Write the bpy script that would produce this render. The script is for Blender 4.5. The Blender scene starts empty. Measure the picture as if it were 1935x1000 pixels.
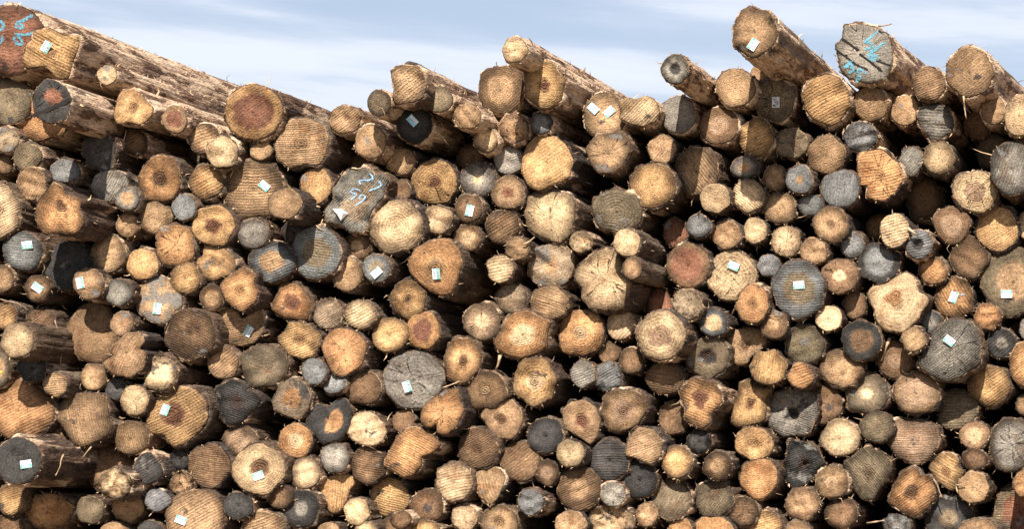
import bpy, math, random
import numpy as np
from mathutils import Vector

# ------------------------------------------------------------------ camera, light, sky, exposure
scene = bpy.context.scene
COL = scene.collection
F, PW, CX, HY, DIST = 4500.0, 1935.0, 967.5, 930.0, 15.0     # focal length, picture width, centre, horizon row (pixels); metres to the pile
EYE = 0.73
cam_d = bpy.data.cameras.new('camera')
cam_d.sensor_width = 36.0
cam_d.lens = F / PW * 36.0
cam_d.shift_y = (HY - 500.0) / PW
cam_d.clip_end = 6000.0
cam_d.clip_start = 0.1
cam = bpy.data.objects.new('camera', cam_d)
COL.objects.link(cam)
cam.location = (0, 0, EYE)
cam.rotation_euler = (math.radians(90), 0, 0)
scene.camera = cam

SUN_EL, SUN_AZ = math.radians(44), math.radians(9)           # sun behind the camera, 9 degrees to its left
to_sun = Vector((-math.sin(SUN_AZ) * math.cos(SUN_EL), -math.cos(SUN_AZ) * math.cos(SUN_EL), math.sin(SUN_EL)))
sun_d = bpy.data.lights.new('sun', 'SUN')
sun_d.energy = 5.0
sun_d.angle = math.radians(0.53)
sun_d.color = (1.0, 0.945, 0.87)
sun = bpy.data.objects.new('sun', sun_d)
COL.objects.link(sun)
sun.rotation_euler = to_sun.to_track_quat('Z', 'Y').to_euler()
sun.location = (-10, -10, 20)

world = bpy.data.worlds.new('World')
scene.world = world
world.use_nodes = True
scene.view_settings.view_transform = 'Standard'
scene.view_settings.look = 'None'
scene.view_settings.exposure = 1.0
scene.view_settings.gamma = 1.0
scene.view_settings.use_curve_mapping = False
scene.render.filter_size = 1.0
scene.cycles.max_bounces = 4
scene.cycles.diffuse_bounces = 2


# ------------------------------------------------------------------ small node language
class N:
    """A socket with arithmetic."""
    nt = None

    def __init__(s, sock): s.s = sock
    def __add__(a, b): return mth('ADD', a, b)
    def __radd__(a, b): return mth('ADD', b, a)
    def __sub__(a, b): return mth('SUBTRACT', a, b)
    def __rsub__(a, b): return mth('SUBTRACT', b, a)
    def __mul__(a, b): return mth('MULTIPLY', a, b)
    def __rmul__(a, b): return mth('MULTIPLY', b, a)
    def __truediv__(a, b): return mth('DIVIDE', a, b)


def plug(sock, v):
    if isinstance(v, N): N.nt.links.new(v.s, sock)
    else: sock.default_value = v


def mth(op, a, b=None, c=None):
    n = N.nt.nodes.new('ShaderNodeMath'); n.operation = op
    plug(n.inputs[0], a)
    if b is not None: plug(n.inputs[1], b)
    if c is not None: plug(n.inputs[2], c)
    return N(n.outputs[0])


def smooth(lo, hi, x):
    n = N.nt.nodes.new('ShaderNodeMapRange'); n.interpolation_type = 'SMOOTHSTEP'
    plug(n.inputs['Value'], x); plug(n.inputs['From Min'], lo); plug(n.inputs['From Max'], hi)
    return N(n.outputs['Result'])


def lin(x, a, b):
    n = N.nt.nodes.new('ShaderNodeMapRange')
    plug(n.inputs['Value'], x); plug(n.inputs['From Min'], 0.28); plug(n.inputs['From Max'], 0.72)
    plug(n.inputs['To Min'], a); plug(n.inputs['To Max'], b)
    return N(n.outputs['Result'])


def vec(x, y, z):
    n = N.nt.nodes.new('ShaderNodeCombineXYZ')
    for i, v in enumerate((x, y, z)): plug(n.inputs[i], v)
    return N(n.outputs[0])


def sep(v):
    n = N.nt.nodes.new('ShaderNodeSeparateXYZ'); plug(n.inputs[0], v)
    return N(n.outputs[0]), N(n.outputs[1]), N(n.outputs[2])


def noise(v, scale=1.0, detail=2.0, rough=0.55):
    n = N.nt.nodes.new('ShaderNodeTexNoise')
    plug(n.inputs['Vector'], v); n.inputs['Scale'].default_value = scale
    n.inputs['Detail'].default_value = detail; n.inputs['Roughness'].default_value = rough
    return N(n.outputs[0])


def attr(name, kind='Fac'):
    n = N.nt.nodes.new('ShaderNodeAttribute'); n.attribute_name = name
    return N(n.outputs[kind])


def mix(f, a, b, mode='MIX'):
    n = N.nt.nodes.new('ShaderNodeMix'); n.data_type = 'RGBA'; n.blend_type = mode
    plug(n.inputs[0], f); plug(n.inputs[6], a); plug(n.inputs[7], b)
    return N(n.outputs[2])


def gain(c, f):
    n = N.nt.nodes.new('ShaderNodeVectorMath'); n.operation = 'SCALE'
    plug(n.inputs[0], c if isinstance(c, N) else tuple(c)[:3]); plug(n.inputs['Scale'], f)
    return N(n.outputs[0])


def material(name):
    m = bpy.data.materials.new(name); m.use_nodes = True
    N.nt = m.node_tree
    b = m.node_tree.nodes['Principled BSDF']
    b.inputs['Specular IOR Level'].default_value = 0.18
    return m, b


def bump(b, h, strength, dist):
    n = N.nt.nodes.new('ShaderNodeBump')
    n.inputs['Strength'].default_value = strength; n.inputs['Distance'].default_value = dist
    plug(n.inputs['Height'], h)
    N.nt.links.new(n.outputs[0], b.inputs['Normal'])


def rgb(r, g, b): return (r, g, b, 1.0)


# ------------------------------------------------------------------ sky
N.nt = world.node_tree
bg = world.node_tree.nodes['Background']
sky = world.node_tree.nodes.new('ShaderNodeTexSky')
sky.sky_type = 'NISHITA'
sky.sun_disc = False
sky.sun_elevation = SUN_EL
sky.sun_rotation = math.pi + SUN_AZ * 1.0
sky.air_density = 1.0
sky.dust_density = 0.6
sky.ozone_density = 1.6
tc = world.node_tree.nodes.new('ShaderNodeTexCoord')
gx, gy, gz = sep(N(tc.outputs['Generated']))
wisp = noise(vec(gx * 5.5 + gz * 9.0, gy * 3.0, gz * 44.0 + gx * 2.5), 1.0, 5.0, 0.55)
veil = noise(vec(gx * 2.6 - gz * 3.0 + 4.4, gy * 1.3, gz * 15.0 + 1.7), 1.0, 3.0, 0.5)
cloud = smooth(0.44, 0.66, wisp * 0.55 + veil * 0.48)
low = smooth(0.62, 0.0, gz)
skyc = mix(mth('MINIMUM', cloud * 0.46 * smooth(0.75, 0.2, gz) + low * 0.56, 0.92), N(sky.outputs[0]), mix(smooth(0.35, 0.8, cloud), rgb(7.5, 8.2, 9.7), rgb(8.7, 9.2, 10.3)))
plug(bg.inputs['Color'], skyc)
bg.inputs['Strength'].default_value = 0.053


# ------------------------------------------------------------------ materials
def cut_material():
    m, b = material('sawn_wood')
    co = attr('co', 'Vector'); seed = attr('seed'); rn = attr('rn')
    hr, saw, ring = sep(attr('p1', 'Vector'))
    dx, dy, grey = sep(attr('p2', 'Vector'))
    black, chew, knot = sep(attr('p3', 'Vector'))
    crk = attr('crk')
    u, v, _ = sep(co)
    p = vec(u + seed * 7.3, v + seed * 3.1, seed * 5.7)
    n1 = noise(p, 6.5, 3.0); n2 = noise(p, 26.0, 4.0, 0.62); n3 = noise(p, 78.0, 3.0, 0.65)
    n4 = noise(vec(u + seed * 2.3, v - seed * 4.1, 9.0), 7.0, 4.0, 0.6)
    n5 = noise(vec(u - seed * 3.7, v + seed * 1.9, 3.0), 8.0, 4.0, 0.6)
    along = u * dx + v * dy
    across = v * dx - u * dy
    bent = across + along * along * 0.55 * mth('SINE', seed * 9.0) + (n1 - 0.5) * 0.008
    fib = noise(vec(along * 7.0 + seed, bent * 120.0, seed * 3.0), 1.0, 3.0, 0.65)
    tooth = noise(vec(along * 2.5, bent * 72.0, seed * 8.0), 1.0, 2.0, 0.55)
    wav = mth('SINE', bent * (400.0 + mth('SINE', seed * 31.0) * 70.0) + n1 * 4.0 + n2 * 1.6) * 0.5 + 0.5
    sawv = smooth(0.24, 0.70, wav * 0.40 + tooth * 0.72 - 0.06)
    col = mix(smooth(hr - 0.13, hr + 0.05, rn + (n1 - 0.5) * 0.42 + (n2 - 0.5) * 0.14), attr('ci', 'Color'), attr('ca', 'Color'))
    ringv = mth('SINE', rn * (62.0 + mth('SINE', seed * 17.0) * 16.0) + (n1 - 0.5) * 15.0 + (n2 - 0.5) * 3.0) * 0.5 + 0.5
    col = gain(col, lin(n1, 0.66, 1.28))
    col = gain(col, 1.0 - ring * 0.40 * smooth(0.35, 1.0, ringv) * smooth(0.36, 0.64, n4 * 0.5 + n2 * 0.5))
    ang = mth('ARCTAN2', v, u)
    rays = noise(vec(mth('COSINE', ang) * 7.0 + seed * 3.0, mth('SINE', ang) * 7.0, rn * 1.2), 1.0, 4.0, 0.65)
    col = gain(col, lin(rays, 0.84, 1.14))
    flush = mth('SINE', seed * 41.0) * 0.5 + 0.5
    col = mix(smooth(0.50, 0.66, n4 + (n2 - 0.5) * 0.3) * (0.15 + flush * 0.6), col, mix(1.0, col, rgb(0.56, 0.43, 0.34), 'MULTIPLY'))
    col = mix(smooth(0.52, 0.70, n5 + (n3 - 0.5) * 0.2) * (0.55 - flush * 0.4), col, mix(1.0, col, rgb(1.28, 1.22, 1.16), 'MULTIPLY'))
    col = gain(col, 1.0 - smooth(0.075, 0.03, rn + (n2 - 0.5) * 0.05) * 0.5)
    kr = rn * lin(n1, 0.75, 1.3) * lin(n2, 0.92, 1.1)
    kin = mth('SINE', kr * 62.0 + (n4 - 0.5) * 12.0) * 0.5 + 0.5
    kd = smooth(0.40, 0.17, kr) * knot
    col = mix(kd * (0.42 + kin * 0.4), col, gain(mix(0.5, col, rgb(0.20, 0.085, 0.04)), 0.55))
    kring = smooth(0.075, 0.0, mth('ABSOLUTE', kr - 0.37 - (n4 - 0.5) * 0.2)) * knot
    col = gain(col, 1.0 - kring * 0.35 * smooth(0.42, 0.58, n5))
    n6 = noise(p, 150.0, 2.0, 0.6)
    col = gain(col, lin(n3, 0.50, 1.42))
    col = gain(col, lin(n6, 0.66, 1.32))
    col = gain(col, 1.0 + smooth(0.56, 0.70, fib) * smooth(0.46, 0.6, n5) * 0.5)
    amt = smooth(-0.12, 0.6, saw) * 0.85 + 0.1
    col = gain(col, (lin(fib, 0.68, 1.26) - 1.0) * amt + 1.0)
    col = gain(col, lin(n2, 0.76, 1.2))
    col = gain(col, 1.0 - saw * 0.62 * (1.0 - sawv) * smooth(0.36, 0.66, n4 * 0.6 + n2 * 0.4))
    rim_dark = mth('SINE', seed * 23.0) * 0.5 + 0.5
    col = gain(col, 1.0 - smooth(0.35, 1.0, rn + (n4 - 0.5) * 0.6) * (0.34 + rim_dark * 0.46))  # darker towards the rim, by a different amount on each log
    col = mix(smooth(0.735 - grey * 0.52, 0.83 - grey * 0.52, n4 + (fib - 0.5) * 0.12) * 0.86, col, gain(rgb(0.17, 0.155, 0.135), lin(n3, 0.5, 1.5)))
    col = mix(smooth(0.72 - black * 0.52, 0.80 - black * 0.52, n5 + (n2 - 0.5) * 0.16) * 0.9, col, gain(rgb(0.034, 0.031, 0.03), lin(n3, 0.5, 1.7)))
    pit = smooth(0.53, 0.63, n2) * chew
    col = gain(col, 1.0 - mth('MINIMUM', pit * 1.3, 0.8))
    col = gain(col, 1.0 - smooth(0.60, 0.70, n3) * 0.45)
    col = gain(col, 1.0 + smooth(0.42, 0.33, n3) * smooth(0.45, 0.6, n2) * 0.45)
    cn = noise(vec(mth('COSINE', ang) * 1.5 + seed * 4.0, mth('SINE', ang) * 1.5, rn * 0.45 + seed * 2.0), 1.0, 2.0, 0.5)
    ck = smooth(0.009, 0.002, mth('ABSOLUTE', cn - 0.5 + (n2 - 0.5) * 0.03)) * crk * smooth(0.03, 0.12, rn) * smooth(0.95, 0.6, rn + (n4 - 0.5) * 1.3)
    col = gain(col, 1.0 - ck * 0.85)
    rim = smooth(0.935, 0.992, rn + (n2 - 0.5) * 0.09)
    col = mix(rim * 0.85, col, gain(mix(smooth(0.5, 0.6, n5), rgb(0.075, 0.045, 0.03), rgb(0.36, 0.235, 0.13)), lin(n3, 0.4, 1.7)))
    plug(b.inputs['Base Color'], col)
    b.inputs['Roughness'].default_value = 0.82
    h = saw * sawv * 0.6 + n3 * 0.75 + n6 * 0.3 + n2 * (0.40 + chew * 2.4) + fib * 0.5 * amt - ck * 2.5 + ringv * ring * 0.18 - kd * kin * 0.7
    bump(b, h, 1.0, 0.0085)
    return m


def bark_material():
    m, b = material('bark')
    x, y, z = sep(attr('bc', 'Vector'))
    peel = attr('peel')
    tint = attr('cb', 'Color')
    n1 = noise(vec(x * 5.0, y * 5.0, z * 1.1), 1.0, 4.0, 0.6)
    n2 = noise(vec(x * 17.0, y * 17.0, z * 4.0), 1.0, 4.0, 0.62)
    n3 = noise(vec(x * 60.0, y * 60.0, z * 16.0), 1.0, 3.0, 0.65)
    n4 = noise(vec(x * 9.0 + 3.0, y * 9.0, z * 2.6), 1.0, 4.0, 0.6)
    n5 = noise(vec(x * 95.0, y * 95.0, z * 5.0), 1.0, 2.0, 0.6)
    bare = smooth(0.66 - peel * 0.4, 0.74 - peel * 0.4, n1 + (n2 - 0.5) * 0.25)
    rough = gain(tint, lin(n2, 0.45, 1.5))
    inner = gain(mix(smooth(0.40, 0.62, n4), rgb(0.60, 0.43, 0.29), rgb(0.40, 0.235, 0.14)), lin(n5, 0.62, 1.25))
    col = mix(bare, rough, inner)
    col = mix(smooth(0.53, 0.57, n4 + (n3 - 0.5) * 0.25) * 0.8, col, gain(rgb(0.085, 0.05, 0.034), lin(n2, 0.3, 1.6)))
    col = gain(col, lin(n3, 0.55, 1.4))
    plug(b.inputs['Base Color'], col)
    b.inputs['Roughness'].default_value = 0.85
    bump(b, n2 * 1.2 + n3 * 0.6 - bare * 0.5 + n5 * 0.35 * bare + smooth(0.53, 0.57, n4 + (n3 - 0.5) * 0.25) * 0.6, 1.0, 0.024)
    return m


def plain(name, c, rough=0.6, var=0.0, scale=30.0):
    m, b = material(name)
    if var:
        t = N.nt.nodes.new('ShaderNodeTexCoord')
        n = noise(N(t.outputs['Object']), scale, 3.0)
        plug(b.inputs['Base Color'], gain(rgb(*c), lin(n, 1.0 - var, 1.0 + var)))
    else:
        b.inputs['Base Color'].default_value = rgb(*c)
    b.inputs['Roughness'].default_value = rough
    return m


def paint_material(name, c):
    m, b = material(name)
    e = attr('edge')
    t = N.nt.nodes.new('ShaderNodeTexCoord')
    n = noise(N(t.outputs['Object']), 95.0, 3.0, 0.7)
    n2 = noise(N(t.outputs['Object']), 24.0, 3.0)
    plug(b.inputs['Base Color'], gain(rgb(*c), lin(n, 0.6, 1.35)))
    b.inputs['Roughness'].default_value = 0.6
    plug(b.inputs['Alpha'], smooth(0.40, 0.66, n * 0.6 + n2 * 0.4 + 0.13 - mth('POWER', e, 1.8) * 0.34) * 0.78)
    return m


M_CUT = cut_material()
M_BARK = bark_material()
M_STRAW = plain('splintered_wood', (0.46, 0.315, 0.185), 0.8, 0.45, 14.0)
M_TWIG = plain('dry_twig', (0.30, 0.215, 0.14), 0.8, 0.35, 30.0)
M_WHITE = plain('tag_plastic', (0.80, 0.80, 0.80), 0.35, 0.14, 40.0)
M_GREEN = plain('green_print', (0.02, 0.40, 0.28), 0.4)
M_INK = plain('ink_print', (0.035, 0.04, 0.07), 0.5)
M_PALEBLUE = plain('blue_tag_plastic', (0.42, 0.68, 0.83), 0.4)
M_MIDBLUE = plain('blue_print', (0.16, 0.42, 0.62), 0.5)
M_SILVER = plain('silver_tag', (0.55, 0.54, 0.52), 0.45, 0.3, 60.0)
M_PAINT = paint_material('blue_spray_paint', (0.13, 0.36, 0.46))
M_PAINT_PALE = paint_material('pale_blue_spray_paint', (0.30, 0.52, 0.78))
M_YELLOW = paint_material('yellow_spray_paint', (0.62, 0.66, 0.03))
M_CRACK = plain('dark_crack', (0.020, 0.016, 0.013), 0.9)
M_PAPER = plain('paper', (0.72, 0.66, 0.62), 0.7, 0.12, 40.0)

m, b = material('dirt')
t = N.nt.nodes.new('ShaderNodeTexCoord')
q = N(t.outputs['Object'])
a1 = noise(q, 0.6, 5.0); a2 = noise(q, 14.0, 5.0, 0.7)
plug(b.inputs['Base Color'], gain(mix(smooth(0.4, 0.62, a1), rgb(0.16, 0.12, 0.085), rgb(0.24, 0.20, 0.155)), lin(a2, 0.6, 1.35)))
b.inputs['Roughness'].default_value = 0.95
bump(b, a2, 0.8, 0.03)
M_DIRT = m


# ------------------------------------------------------------------ helpers
def ray(px, py): return np.array([(px - CX) / F, 1.0, -(py - HY) / F])
EYEV = np.array([0.0, 0.0, EYE])
def unit(a): return a / np.linalg.norm(a)


def link(name, me, parent=None, loc=None):
    o = bpy.data.objects.new(name, me)
    COL.objects.link(o)
    if parent is not None: o.parent = parent
    if loc is not None: o.location = loc
    return o


def mesh(name, verts, faces, mats, smooth_shade=True, attrs=None, mat_index=None):
    me = bpy.data.meshes.new(name)
    me.from_pydata([tuple(v) for v in verts], [], faces)
    for mm in mats: me.materials.append(mm)
    if smooth_shade: me.polygons.foreach_set('use_smooth', [True] * len(me.polygons))
    if mat_index is not None: me.polygons.foreach_set('material_index', mat_index)
    for k, (typ, arr) in (attrs or {}).items():
        a = me.attributes.new(k, typ, 'POINT')
        arr = np.asarray(arr, dtype=np.float32).ravel()
        a.data.foreach_set({'FLOAT': 'value', 'FLOAT_VECTOR': 'vector', 'FLOAT_COLOR': 'color'}[typ], arr)
    me.update()
    return me


PAL = dict(P=(.67, .455, .255), Y=(.55, .322, .145), T=(.425, .26, .138), O=(.515, .27, .12), N=(.35, .222, .135), R=(.25, .112, .066), D=(.215, .125, .066),
           L=(.225, .165, .10), G=(.29, .25, .20), M=(.34, .24, .15), B=(.225, .215, .20), K=(.070, .062, .055))
# ------------------------------------------------------------------ the logs
# x, y, width, height (pixels of the cut face), metres it sticks out, vanishing point, outline, colours and wear, tags, label
_LOGS = [
(15, 75, 146, 134, 0.108, (2450, 930), None, {'c': 'R', 'b': 0.3, 'u': 0.85, 'w': 0.03, 'saw': 0.05, 'sa': 1.4855138916002932, 'ring': 0.7, 'heart': 'R', 'hr': 0, 'kz': -1.0}, [], 'large reddish log painted with blue numbers'),
(98, 100, 98, 98, 0.34, (2450, 930), [(62, 58), (90, 50), (120, 65), (147, 65), (151, 80), (140, 110), (128, 150), (112, 152), (85, 125), (65, 128), (50, 132), (40, 110), (48, 84), (60, 76)], {'c': 'Y', 'u': 0.8, 'k': 1, 'saw': 0.55, 'sa': -28, 'ring': 0.42, 'heart': 'Y', 'hr': 0, 'kz': 1.0}, [(88, 88, 58, 'CYA0417')], 'notched tan log with a tag against the blue-painted reddish log'),
(202, 141, 38, 38, 0.162, (2450, 930), None, {'c': 'P', 'g': 0.3, 'u': 0.97, 'saw': 0.05, 'sa': 14.96131325077131, 'ring': 0.42, 'heart': 'P', 'hr': 0, 'kz': -1.0}, [], 'small round pale log under the notched tagged log'),
(97, 192, 76, 82, 0.591, (2450, 930), None, {'c': 'K', 'b': 0.2, 'e': 0.3, 'cr': 1, 'off': (0.1, 0.2), 'saw': 0.05, 'sa': 23.131598080175856, 'ring': 0.42, 'heart': 'R', 'hr': 0.5, 'kz': 1.0}, [], 'charred black log with a split face and reddish patch'),
(12, 190, 95, 92, -0.035, (2450, 930), None, {'c': 'L', 'g': 0.3, 'w': 0.05, 'saw': 0.05, 'sa': 36.40994328823474, 'ring': 0.42, 'heart': 'L', 'hr': 0, 'kz': 1.0}, [], 'large muddy olive log beside the charred split log'),
(75, 225, 106, 86, -0.049, (2450, 930), None, {'c': 'O', 'saw': 0.05, 'sa': -27.1171180163941, 'ring': 1, 'heart': 'O', 'hr': 0, 'kz': 1.0}, [], 'orange ringed log tucked under the charred split log'),
(253, 202, 80, 72, 0.108, (2450, 930), [(228, 170), (252, 165), (270, 180), (292, 205), (285, 222), (265, 238), (245, 230), (222, 235), (213, 215), (222, 185)], {'c': 'Y', 'k': 1, 'u': 0.95, 'saw': 0.05, 'sa': 37.15961722516773, 'ring': 0.42, 'heart': 'Y', 'hr': 0, 'kz': -1.0}, [], 'golden kite-shaped log with a grey knot'),
(330, 225, 49, 54, 0.084, (2450, 930), None, {'c': 'T', 'saw': 0.05, 'sa': 4.478700675841834, 'ring': 0.42, 'heart': 'R', 'hr': 0.65, 'kz': 1.0}, [], 'tan log with reddish heart, right of the golden kite-shaped log with a grey knot'),
(386, 262, 64, 60, -0.023, (2450, 930), None, {'c': 'T', 'saw': 0.55, 'sa': 20, 'ring': 0.42, 'heart': 'T', 'hr': 0, 'kz': 1.0}, [], 'tan log, down and left of the large round log with a broad red heart'),
(10, 264, 52, 48, -0, (2450, 930), None, {'c': 'M', 'g': 0.4, 'saw': 0.22, 'sa': 60, 'ring': 0.42, 'heart': 'M', 'hr': 0, 'kz': -1.0}, [], ''),
(50, 297, 56, 54, 0.007, (2450, 930), None, {'c': 'L', 'g': 0.2, 'saw': 0.22, 'sa': 40, 'ring': 0.42, 'heart': 'L', 'hr': 0, 'kz': 1.0}, [], 'olive log with grey stain, below the orange ringed log tucked under the charred split log'),
(188, 284, 62, 82, 0.011, (2450, 930), None, {'c': 'K', 'g': 0.3, 'w': 0.06, 'saw': 0.05, 'sa': 18.092909457621005, 'ring': 0.42, 'heart': 'K', 'hr': 0.4, 'kz': 1.0}, [], 'tall dark log with a black rotten heart'),
(252, 268, 56, 52, -0.079, (2450, 930), None, {'c': 'D', 'saw': 0.55, 'sa': 30, 'ring': 0.42, 'heart': 'D', 'hr': 0, 'kz': 1.0}, [], 'brown log with saw ridges, right of the tall dark log with a black rotten heart'),
(8, 308, 34, 44, -0.072, (2450, 930), None, {'c': 'D', 'saw': 0.22, 'sa': 20, 'ring': 0.42, 'heart': 'D', 'hr': 0, 'kz': -1.0}, [], ''),
(60, 347, 57, 64, -0.007, (2450, 930), None, {'c': 'T', 'saw': 0.22, 'sa': 60, 'ring': 0.42, 'heart': 'T', 'hr': 0, 'kz': 1.0}, [], 'tan log, up and left of the star-shaped orange log with a double knot'),
(122, 323, 59, 46, -0.054, (2450, 930), None, {'c': 'B', 'g': 0.3, 'saw': 0.05, 'sa': 25.017287156450262, 'ring': 0.7, 'heart': 'B', 'hr': 0, 'kz': 1.0}, [], 'blue-grey log with rings, above the star-shaped orange log with a double knot'),
(208, 352, 74, 62, 0.011, (2450, 930), None, {'c': 'G', 'saw': 0.55, 'sa': 60, 'ring': 0.42, 'heart': 'G', 'hr': 0, 'kz': 1.0}, [], 'grey log with saw ridges, below the tall dark log with a black rotten heart'),
(240, 375, 46, 47, 0.097, (2450, 930), None, {'c': 'G', 'saw': 0.05, 'sa': 25.489388089684706, 'ring': 0.42, 'heart': 'T', 'hr': 0.6, 'kz': -1.0}, [], 'small grey log, down and left of the orange log with a deep oval hollow'),
(302, 338, 84, 90, 0.036, (2450, 930), [(285, 298), (305, 291), (328, 298), (340, 320), (341, 355), (325, 378), (305, 384), (272, 378), (270, 362), (262, 352), (260, 335), (270, 312)], {'c': 'O', 'k': 1, 'w': 0.05, 'saw': 0.05, 'sa': 23.21617227857749, 'ring': 0.42, 'heart': 'D', 'hr': 0.35, 'kz': 1.0}, [], 'orange log with a deep oval hollow'),
(390, 343, 66, 67, 0, (2450, 930), None, {'c': 'Y', 'saw': 0.55, 'sa': 25, 'ring': 0.42, 'heart': 'Y', 'hr': 0, 'kz': 1.0}, [], 'golden log, up and right of the small blue-grey log beside the orange hollow log'),
(-2, 398, 78, 104, 0.054, (2450, 930), None, {'c': 'P', 'k': 1, 'saw': 0.55, 'sa': 30, 'ring': 0.42, 'heart': 'P', 'hr': 0, 'kz': 1.0}, [], 'large pale log cut off by the photo edge'),
(118, 390, 98, 102, 0.34, (2450, 930), [(100, 342), (118, 352), (122, 365), (155, 377), (150, 397), (162, 420), (145, 443), (115, 440), (82, 445), (68, 425), (65, 402), (72, 378), (88, 360)], {'c': 'O', 'k': 1, 'saw': 0.05, 'sa': 29.78834990133162, 'ring': 1, 'heart': 'D', 'hr': 0.28, 'kz': -1.0}, [], 'star-shaped orange log with a double knot'),
(240, 425, 45, 48, 0, (2450, 930), None, {'c': 'T', 'saw': 0.05, 'sa': 73.23140769978536, 'ring': 0.7, 'heart': 'T', 'hr': 0, 'kz': -1.0}, [], 'small tan log, down and left of the orange log with a deep oval hollow'),
(291, 412, 66, 64, 0.009, (2450, 930), None, {'c': 'T', 'saw': 0.22, 'sa': 30, 'ring': 0.7, 'heart': 'T', 'hr': 0, 'kz': 1.0}, [], 'tan log with rings, left of the small blue-grey log beside the orange hollow log'),
(347, 392, 47, 50, 0.054, (2450, 930), None, {'c': 'B', 'saw': 0.05, 'sa': 26.710940921248444, 'ring': 0.42, 'heart': 'B', 'hr': 0, 'kz': 1.0}, [], 'small blue-grey log beside the orange hollow log'),
(403, 426, 84, 78, 0.048, (2450, 930), None, {'c': 'Y', 'k': 1, 'saw': 0.22, 'sa': 5, 'ring': 0.42, 'heart': 'R', 'hr': 0.35, 'kz': -1.0}, [], 'golden log with a reddish knot and round outline'),
(42, 475, 78, 76, 0.021, (2450, 930), None, {'c': 'B', 'b': 0.2, 'saw': 0.55, 'sa': -5, 'ring': 0.42, 'heart': 'B', 'hr': 0, 'kz': 1.0}, [(52, 463, 7, 'CYA7126')], 'dark sawn log with a level tag under the star-shaped log'),
(130, 502, 96, 98, -0.055, (2450, 930), None, {'c': 'K', 'b': 0.5, 'e': 0.2, 'saw': 0.22, 'sa': 60, 'ring': 0.42, 'heart': 'K', 'hr': 0, 'kz': 1.0}, [], 'large black-stained log with brown edges'),
(204, 480, 68, 72, 0, (2450, 930), None, {'c': 'T', 'saw': 0.22, 'sa': 20, 'ring': 0.7, 'heart': 'T', 'hr': 0, 'kz': 1.0}, [], 'tan log, up and right of the tan log with a tag at its pale edge'),
(331, 463, 75, 80, 0.034, (2450, 930), [(303, 427), (335, 422), (358, 430), (366, 450), (368, 480), (360, 496), (330, 503), (305, 500), (295, 482), (294, 445)], {'c': 'O', 'cr': 1, 'w': 0.03, 'saw': 0.05, 'sa': 74.80846921025585, 'ring': 0.42, 'heart': 'O', 'hr': 0, 'kz': 1.0}, [], 'squarish orange log under the small blue-grey log'),
(268, 499, 60, 62, -0, (2450, 930), None, {'c': 'Y', 'saw': 0.22, 'sa': 20, 'ring': 0.42, 'heart': 'Y', 'hr': 0, 'kz': 1.0}, [], 'golden log, down and left of the squarish orange log under the small blue-grey log'),
(3, 528, 46, 56, -0, (2450, 930), None, {'c': 'T', 'saw': 0.22, 'sa': 30, 'ring': 0.42, 'heart': 'T', 'hr': 0, 'kz': -1.0}, [], ''),
(71, 545, 51, 52, -0.011, (2450, 930), None, {'c': 'D', 'saw': 0.05, 'sa': -22.03662152039552, 'ring': 0.7, 'heart': 'D', 'hr': 0, 'kz': -1.0}, [(71, 544, 145, 'CYA7873')], 'small brown log with a tilted tag'),
(167, 536, 60, 62, 0.1, (2450, 930), None, {'c': 'T', 'g': 0.35, 'saw': 0.05, 'sa': 3.0349212229222555, 'ring': 0.42, 'heart': 'T', 'hr': 0, 'kz': -1.0}, [(152, 535, 102, 'CYA5561')], 'tan log with a tag at its pale edge'),
(223, 553, 56, 51, 0.059, (2450, 930), None, {'c': 'G', 'g': 0.3, 'saw': 0.05, 'sa': 20.13222167254692, 'ring': 0.42, 'heart': 'G', 'hr': 0, 'kz': 1.0}, [], 'grey log, right of the tan log with a tag at its pale edge'),
(350, 525, 58, 64, 0.021, (2450, 930), None, {'c': 'Y', 'saw': 0.22, 'sa': 20, 'ring': 0.7, 'heart': 'Y', 'hr': 0, 'kz': 1.0}, [], 'golden log with rings, below the squarish orange log under the small blue-grey log'),
(298, 566, 88, 92, -0.008, (2450, 930), None, {'c': 'T', 'g': 0.55, 'saw': 0.22, 'sa': 10, 'ring': 0.42, 'heart': 'T', 'hr': 0, 'kz': 1.0}, [(298, 584, -97, 'CYA4861')], 'tan and grey log with an upright tag beside a ridged log'),
(400, 563, 46, 52, 0, (2450, 930), None, {'c': 'D', 'saw': 0.05, 'sa': -20.574429211129477, 'ring': 0.42, 'heart': 'T', 'hr': 0.6, 'kz': -1.0}, [], 'small brown log, left of the bright orange log with a wedge outline and sawn lines'),
(455, 547, 74, 90, 0.117, (2450, 930), [(462, 502), (484, 517), (480, 532), (487, 552), (485, 570), (457, 592), (440, 580), (427, 570), (414, 540), (422, 527)], {'c': 'O', 'k': 1, 'saw': 0.55, 'sa': 20, 'ring': 0.42, 'heart': 'O', 'hr': 0, 'kz': 1.0}, [], 'bright orange log with a wedge outline and sawn lines'),
(405, 497, 74, 70, 0.007, (2450, 930), None, {'c': 'Y', 'k': 1, 'w': 0.05, 'saw': 0.05, 'sa': 17.090668177354218, 'ring': 0.42, 'heart': 'Y', 'hr': 0, 'kz': -1.0}, [], 'golden log with a knot, below the golden log with a reddish knot and round outline'),
(478, 442, 64, 58, 0.043, (2450, 930), None, {'c': 'G', 'g': 0.2, 'saw': 0.05, 'sa': -27.11414335821024, 'ring': 0.7, 'heart': 'G', 'hr': 0.6, 'kz': -1.0}, [], 'grey log with rings, up and left of the grey log with an off-centre tan heart'),
(555, 440, 50, 46, -0.061, (2450, 930), None, {'c': 'K', 'cr': 1, 'saw': 0.05, 'sa': 22.889163618814447, 'ring': 0.42, 'heart': 'K', 'hr': 0, 'kz': -1.0}, [], 'small blackened log, up and left of the large dark log with a wide olive heart'),
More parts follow.
